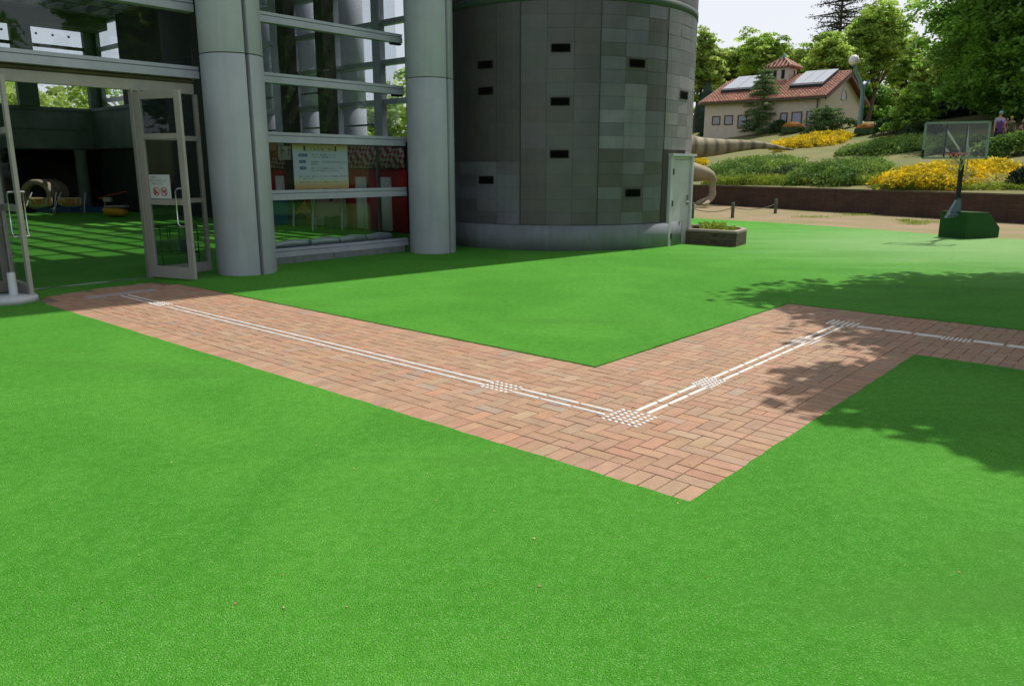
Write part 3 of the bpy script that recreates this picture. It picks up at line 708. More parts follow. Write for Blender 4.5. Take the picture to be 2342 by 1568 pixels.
# fixed lights each side of the opening
for v0, v1 in ((1.0,1.95),(-1.9,-.92)):
    mb = MB()
    mb.uvbox(FU-.05,FU+.02,v0,v0+.05,.02,2.715).uvbox(FU-.05,FU+.02,v1-.05,v1,.02,2.715)
    mb.uvbox(FU-.05,FU+.02,v0+.05,v1-.05,.02,.17)
    for z in (1.10,2.03): mb.uvbox(FU-.045,FU+.015,v0+.05,v1-.05,z,z+.07)
    mb.build('fixed_frame', M['warmframe'], hall)
    MB().uvbox(FU-.02,FU-.013,v0+.05,v1-.05,.17,2.71).build('glass_pane', M['glass'], hall)
for v0_, v1_ in ((.945,1.0),(-.92,-.86)): MB().uvbox(FU-.06,FU+.04,v0_,v1_,0,2.715).build('jamb', M['warmframe'], hall)
MB().uvbox(FU-.05,FU+.05,-.86,.945,0,.016).build('threshold', M['chrome'], hall)
def leaf(a, b_, label, hinge_first=True, sign=None):
    root = empty('door_leaf', (a[0],a[1],0), label, 'door', 'open glass entrance door leaves')
    A = Vector((a[0],a[1],0)); B = Vector((b_[0],b_[1],0)); d = (B-A).normalized(); L = (B-A).length; n = Vector((-d.y,d.x,0))
    def slab(mb, s0, s1, z0, z1, t=.045):
        p = [A+d*s0-n*t/2, A+d*s1-n*t/2, A+d*s1+n*t/2, A+d*s0+n*t/2]
        return mb.hexa([(q.x,q.y,z0) for q in p]+[(q.x,q.y,z1) for q in p])
    mb = MB(); zb, zt = .03, 2.69
    slab(mb,0,.105,zb,zt); slab(mb,L-.105,L,zb,zt); slab(mb,.105,L-.105,zb,zb+.17); slab(mb,.105,L-.105,zt-.11,zt)
    for z in (1.10,2.03): slab(mb,.105,L-.105,z,z+.075)
    fr = mb.build('frame', M['warmframe'], root, bevel=.003)
    mb = MB(); slab(mb,.105,L-.105,zb+.17,1.10,.008); slab(mb,.105,L-.105,1.175,2.03,.008); slab(mb,.105,L-.105,2.105,zt-.11,.008); mb.build('glass_pane', M['glass'], root)
    for s in (1,-1):
        h = MB(); s0 = L-.115; o_ = n*s*.023; q = n*s*.085
        lo = A+d*s0; pts = [lo+o_+Vector((0,0,.80)), lo+q+Vector((0,0,.80)), lo+q-d*.05+Vector((0,0,.84)), lo+q-d*.05+Vector((0,0,1.30)), lo+q+Vector((0,0,1.34)), lo+o_+Vector((0,0,1.34))]
        h.tube(pts[:2], .013, 8); h.tube(pts[-2:], .013, 8); h.tube(pts[1:5], .010, 8)
        h.build('pull_handle', M['chrome'], root)
    mb = MB(); slab(mb, .02, .10, zt-.005, zt+.02, .05); mb.build('pivot', M['chrome'], root)
    return root, A, d, n, L
leafR = leaf(W(-9.06,.98), W(-8.25,1.25), 'right open glass door leaf with a paper notice taped inside')
leafL = leaf(W(-9.06,-.885), W(-8.12,-.945), 'left open glass door leaf seen almost edge on')

def text(body, size, o, right, up, mt, name, parent, align='LEFT', sx=1.):
    cu = bpy.data.curves.new(name, 'FONT'); cu.body = body; cu.size = size; cu.align_x = align; cu.resolution_u = 3
    t = bpy.data.objects.new(name, cu); COL.objects.link(t); bpy.context.view_layer.update()
    me = bpy.data.meshes.new_from_object(t.evaluated_get(bpy.context.evaluated_depsgraph_get())); bpy.data.objects.remove(t); bpy.data.curves.remove(cu)
    right = Vector(right).normalized(); up = Vector(up).normalized(); nrm = right.cross(up); L = ORG[parent.name]
    for v in me.vertices:
        p = Vector(o)+right*v.co.x*sx+up*v.co.y+nrm*.0012-L; v.co = p
    me.materials.clear(); me.materials.append(mt); ob = bpy.data.objects.new(name, me); COL.objects.link(ob); ob.parent = parent; ORG[ob.name] = L
    return ob
ink = plain('ink', (.06,.06,.065), .8); inkred = plain('ink_red', (.42,.05,.04), .8); inkblue = plain('ink_blue', (.06,.14,.32), .8)
paper = plain('paper', (.62,.65,.68), .8); cream = mat('poster_cream', (.62,.48,.27), (.62,.50,.30), 2., .7)
def flat(mb, o, right, up, x0, x1, y0, y1, lift=0., n=None):
    o = Vector(o); right = Vector(right).normalized(); up = Vector(up).normalized(); nr = right.cross(up)*lift
    return mb.quad(*[tuple(o+right*x+up*y+nr) for x,y in ((x0,y0),(x1,y0),(x1,y1),(x0,y1))])
def pill(mb, o, right, up, x0, x1, y0, y1, lift):
    o = Vector(o); right = Vector(right).normalized(); up = Vector(up).normalized(); nr = right.cross(up)*lift; r = (y1-y0)/2; pts = []
    for i in range(9): a = math.pi/2+math.pi*i/8; pts.append((x0+r+r*math.cos(a), (y0+y1)/2+r*math.sin(a)))
    for i in range(9): a = -math.pi/2+math.pi*i/8; pts.append((x1-r+r*math.cos(a), (y0+y1)/2+r*math.sin(a)))
    mb.add([tuple(o+right*x+up*y+nr) for x,y in pts], [tuple(range(len(pts)))])
# poster behind the glass
VR = (V[0],V[1],0); UP = (0,0,1)
po = W(FU-.105, 3.66, 1.262); pw, phh = 1.16, .77
mb = MB(); mb.hexa([W(FU-.112,3.66,1.262),W(FU-.105,3.66,1.262),W(FU-.105,3.66+pw,1.262),W(FU-.112,3.66+pw,1.262),W(FU-.112,3.66,2.032),W(FU-.105,3.66,2.032),W(FU-.105,3.66+pw,2.032),W(FU-.112,3.66+pw,2.032)])
def grad(n, l, tc, out):
    sep = n.new('ShaderNodeSeparateXYZ'); l.new(tc.outputs['Object'], sep.inputs[0]); cr = n.new('ShaderNodeValToRGB'); e = cr.color_ramp.elements
    dv = n.new('ShaderNodeMath'); dv.operation = 'DIVIDE'; dv.inputs[1].default_value = .77; l.new(sep.outputs[2], dv.inputs[0]); l.new(dv.outputs[0], cr.inputs[0])
    e[0].position = 0; e[0].color = (.74,.46,.19,1); e[1].position = 1; e[1].color = (.74,.45,.17,1)
    for p, c in ((.09,(.72,.52,.24,1)),(.18,(.66,.70,.52,1)),(.25,(.64,.70,.80,1)),(.82,(.64,.70,.80,1)),(.88,(.66,.68,.46,1))): x = e.new(p); x.color = c
    return cr.outputs[0]
poster = mb.build('poster', mat('poster_paper',(.6,.6,.6),rough=.7,extra=grad)); tag(poster, 'printed notice poster with blue tabs fixed inside the window bay', 'poster')
def T(s, x, y, size, m_, name='lettering', al='LEFT', sx=1.): return text(s, size, Vector(po)+Vector(VR)*x+Vector((0,0,y)), VR, UP, m_, name, poster, al, sx)
T('こどもの城ご案内', .57, .655, .078, inkred, 'title', 'CENTER')
for cx_ in (.24,.90):     # two little figures beside the title
    mb = MB(); flat(mb, po, VR, UP, cx_-.018, cx_+.018, .655, .70, .001); pill(mb, po, VR, UP, cx_-.022, cx_+.022, .70, .742, .001); mb.build('ornament', ink, poster)
for (x0,x1,y) in ((.11,.30,.555),(.115,.26,.445),(.12,.26,.335)): mb = MB(); pill(mb, po, VR, UP, x0, x1, y, y+.052, .001); mb.build('tab', inkblue, poster)
white = plain('white_ink', (.55,.66,.75), .8)
for s, x, y in (('開館時間',.205,.566),('休館日',.187,.457),('料金',.19,.347)): T(s, x, y, .034, white, 'tab_text', 'CENTER').location = tuple(Vector((U[0],U[1],0))*.002)
for s, x, y in (('４月〜９月　開館時間　１０：００',.36,.578),('１０月〜３月　開館時間　９：３０',.36,.535),('毎週月曜日　（祝日の場合は翌日が休館となります）',.36,.455),('年末年始',.36,.412),('個人：こどもは入館無料、おとな　２００円',.36,.345),('団体：受付の係員におたずねください。',.36,.302),
    ('●こどもの城は、動物や水などの　あそびと、学習の施設、施設の体験の',.11,.205),('　おねがいします',.13,.165),('●館内での飲食はご遠慮ください。施設内はすべて禁煙となっています。',.11,.105)):
    T(s, x, y, .034, ink if y > .11 else inkred, sx=.93 if x < .2 else 1.)
# notice on the right leaf
rt, A, d, n, L = leafR
no_ = A+d*.13+Vector((0,0,1.19)); no_ = Vector(no_)+n*-.008
rv = tuple(d)
mb = MB(); flat(mb, no_, rv, UP, 0, .40, 0, .34, 0); 
for q in list(mb.v): pass
notice = mb.build('notice', paper, loc=tuple(no_)); tag(notice, 'white paper notice with red pictograms on the right door leaf', 'notice')
sol = notice.modifiers.new('thick','SOLIDIFY'); sol.thickness = .002; sol.offset = -1
for s, y, sz in (('お客様へ',.29,.034),('館内での次のことは',.245,.034),('ご遠慮ください',.20,.034)): text(s, sz, no_+d*.02+Vector((0,0,y)), rv, UP, ink, 'lettering', notice)
mb = MB()
def ring(mb, cx, cy, r, w_):
    vv = []; k = 24
    for i in range(k):
        a = 2*math.pi*i/k
        for rr in (r-w_, r): vv.append(tuple(no_+d*(cx+rr*math.cos(a))+Vector((0,0,cy+rr*math.sin(a)))+d.cross(Vector((0,0,1)))*.0015))
    mb.add(vv, [(2*i,2*i+1,(2*i+3)%(2*k),(2*i+2)%(2*k)) for i in range(k)])
off = d.cross(Vector((0,0,1)))*.0018
for cx_ in (.12,.27):
    ring(mb, cx_, .10, .065, .012)
    mb.quad(*[tuple(no_+d*(cx_+x)+Vector((0,0,.10+z))+off) for x,z in ((-.05,.035),(-.035,.05),(.05,-.035),(.035,-.05))])
flat(mb, no_, rv, UP, .08, .115, .055, .13, .001); flat(mb, no_, rv, UP, .115,.15,.075,.095,.001)
flat(mb, no_, rv, UP, .235,.30,.09,.115,.001); flat(mb, no_, rv, UP, .24,.25,.06,.09,.001); flat(mb, no_, rv, UP, .285,.295,.06,.09,.001); flat(mb,no_,rv,UP,.29,.315,.11,.135,.001)
mb.build('pictogram', inkred, notice)
# weighted door stop / stand base at the left leaf
bx = (-6.19, 9.40, .012); st = empty('stand_base', bx, 'round white stand base with a short post by the left door', 'stand base')
mb = MB(); mb.lathe([(.005,.012),(.30,.012),(.30,.065),(.285,.085),(.06,.10),(.005,.10)], bx[0], bx[1], 40); mb.build('base', plain('white_plastic', (.55,.57,.60), .5), st)
mb = MB(); mb.lathe([(.05,.09),(.045,.37),(.035,.375),(.035,.30),(.001,.30)], bx[0]+.03, bx[1]+.03, 20); mb.build('post', plain('white_plastic_post', (.62,.65,.67), .5), st)
# ================================================================ inside of the hall
def pln(x, y, c, N=U):
    'sight line meets the plane u=c (N=U) or v=c (N=V)'
    r = ray(x,y); t = (c+O[0]*N[0]+O[1]*N[1])/(r[0]*N[0]+r[1]*N[1]); return Vector((r[0]*t, r[1]*t, H+r[2]*t))
def uvof(p): a = p[0]-O[0]; b = p[1]-O[1]; k = U[0]*V[1]-U[1]*V[0]; return ((a*V[1]-b*V[0])/k, (-a*U[1]+b*U[0])/k)
HU, HV0, HV1, HZ = -30., -14., 9., 7.0
# end wall
mb = MB(); mb.uvbox(HU-.5, HU, HV0, HV1, 2.35, 3.73); mb.uvbox(HU-.5,HU+.05,HV0,HV1,3.73,3.85); mb.uvbox(HU+.001,HU+.03,HV0,HV1,3.05,3.09); mb.build('gallery_fascia', M['fascia'], hall)
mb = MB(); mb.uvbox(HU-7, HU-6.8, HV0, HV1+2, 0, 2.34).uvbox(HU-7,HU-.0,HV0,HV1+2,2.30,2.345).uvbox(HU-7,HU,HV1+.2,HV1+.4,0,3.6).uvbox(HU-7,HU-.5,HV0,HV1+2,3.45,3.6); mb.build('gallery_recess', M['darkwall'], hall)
for v in (-11,-7.,-3.,1.6,6.1,):
    MB().uvbox(HU-.15, HU+.1, v, v+.66, 3.85, HZ).build('mullion', M['soffit'], hall)
MB().uvbox(HU-.15, HU+.1, 8.55, 9.1, 3.85, HZ).build('mullion', M['soffit'], hall)
MB().uvbox(HU-.08, HU+.02, HV0, 8.55, 5.95, 6.06).build('transom', M['groove'], hall)
mb = MB()
for v in np.arange(HV0+.6, 8.4, .55):
    for z in (5.5, 6.4): mb.ball(*W(HU+.02, v, z), .045, 8, 6)
mb.build('glass_bolts', M['black'], hall)
MB().uvbox(HU-.04,HU-.03,HV0,HV1,3.85,HZ).build('glass_pane', M['glass'], hall)
MB().uvbox(-10.2, -9.75, HV0, HV1-1.6, 6.05, HZ).uvbox(HU, HU+1.2, HV0, HV1, 6.62, HZ).build('edge_beam', M['soffit'], hall)
px = uvof(pln(192,420,-29.6)); mb = MB(); x, y, _ = W(-29.6, px[1]); mb.tube([(x,y,0),(x,y,2.3)], .21, 16); mb.build('gallery_post', M['fascia'], hall)
MB().uvbox(HU,-26.3,HV1-.45,HV1-.06,2.35,3.73).uvbox(HU,-26.3,HV1-.5,HV1-.06,3.731,3.85).build('gallery_fascia', M['fascia'], hall)
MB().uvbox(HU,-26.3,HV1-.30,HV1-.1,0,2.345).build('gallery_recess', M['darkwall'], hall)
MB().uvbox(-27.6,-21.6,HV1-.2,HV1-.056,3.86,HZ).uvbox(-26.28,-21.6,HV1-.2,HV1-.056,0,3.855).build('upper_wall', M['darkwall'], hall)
# rear wall with outside columns
for z in np.arange(2.25, 7.0, .93): 
    MB().uvbox(-29.9,-11.3,HV1-.05,HV1+.10,z,z+.13).build('transom', M['alu'], hall)
for z in np.arange(2.7,4.2,.465):
    MB().uvbox(-19.5,-13.4,HV1+.12,HV1+.16,z,z+.045).build('blind_rail', M['fascia'], hall)
for i, x in enumerate((676, 772, 872, 640)):
    p = pln(x, 200, HV1, V); u = uvof(p)[0]; MB().uvbox(u-.17,u+.13,HV1-.12,HV1+.05,0,HZ).build('mullion', M['alu'], hall)
for x in (663, 749):
    p = pln(x, 200, HV1-.3, V); u = uvof(p)[0]; MB().uvbox(u-.17,u+.17,HV1-.5,HV1-.15,0,HZ+.5).build('mullion', M['seal'], hall)
for u in (-22,-24.6,-27.2,-29.8): MB().uvbox(u-.1,u+.1,HV1-.1,HV1+.05,0,HZ).build('mullion', M['soffit'], hall)
MB().uvbox(-29.9,-11.3,HV1+.02,HV1+.03,2.25,HZ).build('glass_pane', M['glass'], hall)
MB().uvbox(-29.9,-11.3,HV1+.0,HV1+.2,0,2.25).build('rear_wall', M['fascia'], hall)
for i, (x, lb) in enumerate(((706,'pale column seen through the window bay, middle of the three'),(799,'pale column seen through the window bay, nearest the tower'),(614,'pale column seen through the window bay, just past the near column'))):
    p = pln(x, 150, 9.9, V); root = empty('column', (p.x,p.y,0), lb, 'column', 'pale columns behind the hall')
    mb = MB(); r_ = .42
    for z0,z1 in ((0,3.245),(3.26,6.4),(6.415,8.6)): mb.lathe([(r_-.02,z0),(r_,z0+.01),(r_,z1-.01),(r_-.02,z1)], p.x, p.y, 40)
    mb.build('shaft', M['column'], root)
# roof: solid edge strips, glazed middle with beams
mb = MB()
mb.uvbox(-10.3,-9.0,HV0,HV1+.3,HZ+.02,HZ+.3).uvbox(HU-.5,HU+1.5,HV0,HV1+.3,HZ+.02,HZ+.3).uvbox(HU-.5,-9.0,HV0,-3.,HZ+.02,HZ+.3)
mb.build('roof_deck', M['soffit'], hall)
mb = MB()
for u in np.arange(-28.2,-10.4,1.5): mb.uvbox(u,u+.16,-3,HV1+.3,HZ,HZ+.35)
for v in np.arange(-2.4,9.2,.75): mb.uvbox(-28.5,-10.3,v,v+.09,HZ+.05,HZ+.25)
mb.build('skylight_beams', M['fascia'], hall)
MB().uvbox(-28.5,-10.3,-3,HV1+.3,HZ+.37,HZ+.38).build('skylight_glass', M['roofglass'], hall)
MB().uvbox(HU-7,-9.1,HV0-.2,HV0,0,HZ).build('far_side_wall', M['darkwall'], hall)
for k, v in enumerate((-3.,-7.,-11.)): MB().uvbox(-9.2,-9.05,v,v+.2,0,HZ).build('mullion', M['alu'], hall)
MB().uvbox(FU-.03,FU-.02,HV0,-1.95,.1,HZ).build('glass_pane', M['glass'], hall)
# curtain stall along the rear wall
stall = empty('festival_stall', W(-14.5,8.7,0), 'festival stall hung with a red and white striped curtain under a checked cloth', 'stall')
redc = mat('red_cloth', (.50,.018,.025), (.36,.012,.018), 2., .85, bump=.1); whitec = mat('white_cloth', (.90,.84,.84), (.80,.75,.75), 2., .85)
def curtain(name, u0, u1, v, z0, z1, m_, off=0., amp=.025):
    mb = MB(); n = max(3, int(abs(u1-u0)/.07)); vv = []
    for i in range(n+1):
        u = u0+(u1-u0)*i/n; q = v-off+amp*math.sin(u*9.3)+amp*.5*math.sin(u*21)
        vv += [W(u,q,z0),W(u,q,z1)]
    mb.add(vv, [(2*i,2*i+2,2*i+3,2*i+1) for i in range(n)], True); o = mb.build(name, m_, stall)
    s = o.modifiers.new('s','SOLIDIFY'); s.thickness = .004; return o
curtain('red_curtain', -20., -12.2, 8.86, .03, 1.60, redc)
for k in range(8):
    u = -12.8-.955*k; curtain('white_stripe', u-.47, u, 8.86, .05, 1.40, whitec, .012)
def chk(n, l, tc, out):
    c = n.new('ShaderNodeTexChecker'); c.inputs['Scale'].default_value = 9; mp = n.new('ShaderNodeMapping'); mp.inputs['Rotation'].default_value = (.78,.0,.86); l.new(tc.outputs['Object'], mp.inputs[0]); l.new(mp.outputs[0], c.inputs[0])
    c.inputs[1].default_value = (.62,.45,.45,1); c.inputs[2].default_value = (.32,.06,.09,1); return c.outputs[0]
check = mat('checked_cloth', (.3,.2,.2), extra=chk, rough=.9)
curtain('checked_valance', -20., -12.2, 8.80, 1.62, 2.18, check, amp=.012)
mb = MB(); mb.uvbox(-20.1,-12.0,8.74,8.97,2.20,2.25); mb.build('stall_roof', M['retain'], stall)
mb = MB()
for u in (-12.2,-15,-18,-20): mb.uvbox(u-.03,u+.03,7.95,8.01,0,2.24)
mb.build('stall_pole', M['groove'], stall)
bn = MB(); a = pln(638,366,8.2,V); b_ = pln(664,334,8.2,V); bb = uvof(a)[0], uvof(b_)[0]
bn.uvbox(bb[0], bb[1], 8.19, 8.2, a.z, b_.z); ban = bn.build('banner', plain('banner_cloth',(.65,.56,.54),.9), stall)
text('トト', .34, W(bb[0]+.04,8.18,a.z+.12), (-U[0]*-1*1,-U[1]*-1*1,0), UP, ink, 'lettering', ban)
# pattern board left of the poster
a = pln(612,386,8.25,V); b_ = pln(634,342,8.25,V); u0, u1 = uvof(a)[0], uvof(b_)[0]
MB().uvbox(u0,u1,8.24,8.26,1.9,2.5).build('side_banner', plain('orange_cloth',(.32,.11,.05),.9), stall)
# three display racks on white tube feet
cl1 = mat('patterned_cloth', (.42,.20,.17), (.30,.24,.20), 9., .9); cl2 = plain('orange_print', (.50,.22,.06), .9); cl3 = mat('blue_cloth',(.02,.16,.28),(.015,.10,.2),2.,.9)
tube_w = plain('white_tube', (.55,.60,.52), .3)
def rack(c, clm, lb, w_=.8, rz=.5, h=1.0):
    root = empty('folding_rack', c, lb, 'display rack', 'folding racks behind the window bay'); cx_, cy_, _ = c
    d = Vector((math.cos(rz), math.sin(rz), 0)); n = Vector((-d.y, d.x, 0)); c = Vector((cx_,cy_,0))
    for s in (-.5,.5):
        o_ = c+d*w_*s; t = MB()
        t.tube([o_+n*.42+Vector((0,0,h)), o_-n*.05+Vector((0,0,.5)), o_-n*.42+Vector((0,0,.03)), o_-n*.18+Vector((0,0,.03))], .026, 8); t.build('leg', tube_w, root)
        t = MB(); t.tube([o_-n*.30+Vector((0,0,h*.9)), o_+n*.30+Vector((0,0,.03))], .014, 8); t.build('leg', tube_w, root)
    mb = MB(); n_ = 10; vv = []
    for i in range(n_+1):
        for j in range(5):
            s = -.48+.96*i/n_; z = h*1.02-j*.15; q = .42-(h-z)*.75
            vv.append(c+d*w_*s+n*(q+.02*math.sin(i*1.7+j))+Vector((0,0,z-.02*math.cos(i*1.1))))
    mb.add(vv, [(i*5+j,(i+1)*5+j,(i+1)*5+j+1,i*5+j+1) for i in range(n_) for j in range(4)], True)
    o = mb.build('cloth', clm, root); s = o.modifiers.new('s','SOLIDIFY'); s.thickness = .006
rack(g(752,527), cl1, 'folding rack with red patterned cloth nearest the curtain', .75, .15, .95)
rack(g(700,518), cl2, 'folding rack with an orange cloth between two others', .6, .15, .95)
a = g(636,515)
cv = empty('cloth_covered_table', a, 'table covered by a blue cloth at the left of the window bay', 'table')
mb = MB(); 
for i in range(1):
    c = Vector(a); d = Vector((.98,.2,0)); n = Vector((-.2,.98,0)); p = [c+d*-.55-n*.3, c+d*.55-n*.3, c+d*.55+n*.3, c+d*-.55+n*.3]
    mb.hexa([(q.x,q.y,.03) for q in p]+[((c+(q-c)*.92).x,(c+(q-c)*.92).y,.72) for q in p])
mb.build('cloth', cl3, cv, bevel=.05)
mb = MB(); mb.hexa([(q.x,q.y,.725) for q in [c+(k-c)*.5 for k in p]]+[(q.x,q.y,.95) for q in [c+(k-c)*.45 for k in p]]); tag(mb.build('cloth_pile', M['darkwall'], bevel=.05), 'dark heap of cloth on the blue covered table', 'cloth pile')
# silver rolled sheet lying inside the sill
mb = MB(); r = random.Random(2)
for k in range(5):
    v0 = 2.75+.64*k; mb.tube([W(-9.42+r.uniform(-.03,.03), v0, .30), W(-9.40,v0+.3,.315), W(-9.43+r.uniform(-.03,.03), v0+.61, .30)], [.06,.075,.06], 12)
tag(mb.build('silver_roll', plain('silver_sheet',(.5,.55,.6),.3,.5)), 'long silver padded roll lying inside the window sill', 'roll')
mb = MB(); mb.uvbox(-9.5,-9.25,2.7,5.95,0,.235); mb.build('inner_sill', M['curb'], hall)
# ---- toys at the far side of the hall
mb = MB(); c = g(88,486.5); d = Vector((1,.1,0)).normalized(); n = Vector((-.1,1,0)); R1, R0, Lh = .56, .37, 1.4
vv = []; k = 36; cz = .66
for (rr, q) in ((R0,.3),(R0,0),(R0+.06,-.05),(R1-.06,-.05),(R1,0),(R1,Lh)):
    for j in range(k):
        a = 2*math.pi*j/k; p = Vector(c)+d*rr*math.cos(a)+n*q; vv.append((p.x,p.y,cz+rr*math.sin(a)))
mb.add(vv, [(i*k+j,i*k+(j+1)%k,(i+1)*k+(j+1)%k,(i+1)*k+j) for i in range(5) for j in range(k)], True)
pt = empty('play_tunnel', c, 'tan ring shaped play tunnel at the back left of the hall', 'play tunnel')
mb.build('tube', mat('tan_foam', (.45,.36,.24), (.30,.24,.18), 3., .8), pt)
mb = MB(); p = Vector(c)+n*.35; vv = [(p.x+d.x*(R0+.01)*math.cos(t),p.y+d.y*(R0+.01)*math.cos(t),cz+(R0+.01)*math.sin(t)) for t in np.linspace(0,6.28,25)[:-1]]; mb.add(vv,[tuple(range(24))]); mb.build('hollow', M['black'], pt)
mb = MB(); mb.hexa([tuple(Vector(c)+d*x+n*y+Vector((0,0,z))) for z,s in ((0,.6),(.12,.45)) for x,y in ((-s,-.02),(s,-.02),(s,1.5),(-s,1.5))]); mb.build('cradle', M['black'], pt)
rd = plain('dark_red', (.12,.02,.02), .6)
og = plain('orange_panel', (.55,.20,.03), .7)
def chair(c, lb, rz=.1):
    root = empty('folding_chair', c, lb, 'chair', 'two patterned chairs by the play tunnel'); c = Vector(c); d = Vector((math.cos(rz),math.sin(rz),0)); n = Vector((-d.y,d.x,0))
    mb = MB(); vv = []
    for i in range(13):
        s = -.5+i/12; drop = .05*math.cos(s*math.pi)
        for z,q in ((.60-drop*.2,-.05),(.30-drop,-.02)): vv.append(c+d*s*.82+n*q+Vector((0,0,z)))
    mb.add(vv, [(2*i,2*i+2,2*i+3,2*i+1) for i in range(12)], True); b = mb.build('fabric_panel', mat('cream_fabric',(.55,.47,.27),(.45,.36,.2),3.,.8), root); s_ = b.modifiers.new('s','SOLIDIFY'); s_.thickness=.02
    m2 = MB(); o_ = c+n*-.075
    for x in (-.30,-.14,.14,.30):
        sg = 1 if x > 0 else -1
        m2.add([o_+d*(x-.04)+Vector((0,0,.54)), o_+d*(x+.02)+Vector((0,0,.54)), o_+d*(x+.06-.12*(sg<0)*-0-.06*sg)+Vector((0,0,.33)), o_+d*(x-.02-.06*sg)+Vector((0,0,.33))], [(0,1,2,3)])
    m2.add([o_+d*-.09+Vector((0,0,.54)), o_+d*.09+Vector((0,0,.54)), o_+Vector((0,0,.34))], [(0,1,2)])
    m2.build('print', og, b)
    for s in (-.45,.45):
        t = MB(); t.tube([c+d*s*.95+n*.3+Vector((0,0,.75)), c+d*s*1.05+Vector((0,0,.42)), c+d*s*1.2-n*.25+Vector((0,0,.02)), c+d*s*1.02-n*.3+Vector((0,0,.22))], .022, 8); t.build('leg', plain('white_leg',(.6,.62,.6),.3) if 'white_leg' not in bpy.data.materials else bpy.data.materials['white_leg'], root)
    t = MB(); t.tube([c+d*-.5+n*.3+Vector((0,0,.03)), c+d*.5+n*.3+Vector((0,0,.03))], .015, 6); t.build('crossbar', M['chrome'], root)
chair(g(98,489), 'folding chair with orange triangle print in front of the play tunnel')
chair(g(165,489), 'folding chair with orange striped print right of the play tunnel')
c = g(265,497); root = empty('ride_on_toy', c, 'yellow ride-on toy with a red rotor beside the chairs', 'toy'); c = Vector(c)
mb = MB(); L_ = []
for i in range(11):
    s = -1+2*i/10; rr = math.sqrt(max(.02,1-s**4))
    L_.append([(c.x+s*.43, c.y+.24*rr*math.cos(a), .20+.17*rr*math.sin(a)*(1 if math.sin(a) < 0 else .8)+.03*s*-1) for a in np.linspace(0,2*math.pi,15)[:-1]])
vv = [p for r_ in L_ for p in r_]; mb.add(vv, [(i*14+j,i*14+(j+1)%14,(i+1)*14+(j+1)%14,(i+1)*14+j) for i in range(10) for j in range(14)]+[tuple(range(14)),tuple(range(140,154))], True)
mb.build('hull', plain('yellow_plastic',(.62,.33,.01),.4), root)
MB().box(c.x-.30,c.x+.42,c.y-.15,c.y+.15,.33,.40).build('seat', plain('grey_seat',(.3,.28,.28),.6), root, bevel=.02)
mb = MB(); mb.tube([(c.x-.33,c.y,.3),(c.x-.31,c.y,.66)],.02,6); mb.build('strut', plain('yellow_strut',(.6,.3,.02),.5), root)
MB().box(c.x-.33,c.x-.08,c.y-.1,c.y+.1,.52,.66).build('cab', plain('cab_white',(.42,.42,.38),.6), root, bevel=.02)
mb = MB(); mb.bar((c.x-.5,c.y,.64),(c.x-.3,c.y,.66),.06,.05); mb.bar((c.x-.28,c.y,.70),(c.x+.45,c.y-.02,.86),.05,.035); mb.build('rotor', plain('rotor_red',(.45,.06,.03),.5), root)
a = g(75,484); b_ = g(236,487)
for nm, x0, x1, m_, lb in (('floor_mat', 68, 150, (.03,.12,.24), 'blue floor mat under the play tunnel'),('floor_mat',152,236,(.02,.08,.18),'darker blue floor mat behind the second chair')):
    p, q = g(x0,488), g(x1,488); tag(MB().hexa([(p[0],p[1]+.4,.014),(q[0],q[1]+.4,.014),(q[0],q[1]+1.6,.014),(p[0],p[1]+1.6,.014),(p[0],p[1]+.4,.19),(q[0],q[1]+.4,.19),(q[0],q[1]+1.6,.19),(p[0],p[1]+1.6,.19)]).build(nm, plain('mat_'+nm+str(x0), m_, .6), bevel=.02), lb, 'mat', 'blue mats by the play tunnel')
# dome tent in the recess
c = Vector(pln(150,470,-32.5)); mb = MB(); mb.lathe([(1.5,0),(1.42,.7),(1.1,1.3),(.6,1.75),(.02,1.95)], c.x, c.y, 24); tag(mb.build('play_tent', mat('tent_brown',(.06,.04,.035),(.04,.03,.03),2.,.8)), 'dark dome play tent in the shaded recess', 'tent')
# wire basket trolley behind the fixed light
c = Vector(g(412,632)); root = empty('wire_trolley', tuple(c), 'dark wire trolley behind the glass of the right door', 'trolley'); mb = MB(); c = Vector(W(-9.6,1.55)); ORG[root.name] = c; root.location = c
wv = .30; wu = .2
for z in (.30,.72): 
    P = [W(-9.62+a*wu,1.62+b*wv,z) for a,b in ((-1,-1),(1,-1),(1,1),(-1,1))]
    for i in range(4): mb.tube([P[i],P[(i+1)%4]],.010,6)
for a, b in ((-1,-1),(1,-1),(1,1),(-1,1),(0,-1),(0,1),(1,-.5),(1,0),(1,.5),(-1,0)): mb.tube([W(-9.62+a*wu,1.62+b*wv,.02 if abs(a)==abs(b)==1 else .30),W(-9.62+a*wu,1.62+b*wv,.72)],.008,6)
mb.build('wire_frame', M['black'], root)
MB().uvbox(-9.62-wu+.02,-9.62+wu-.02,1.62-wv+.02,1.62+wv-.02,.31,.5).build('contents', mat('dark_goods',(.10,.14,.12),(.02,.03,.025),6.,.8), root, bevel=.05)
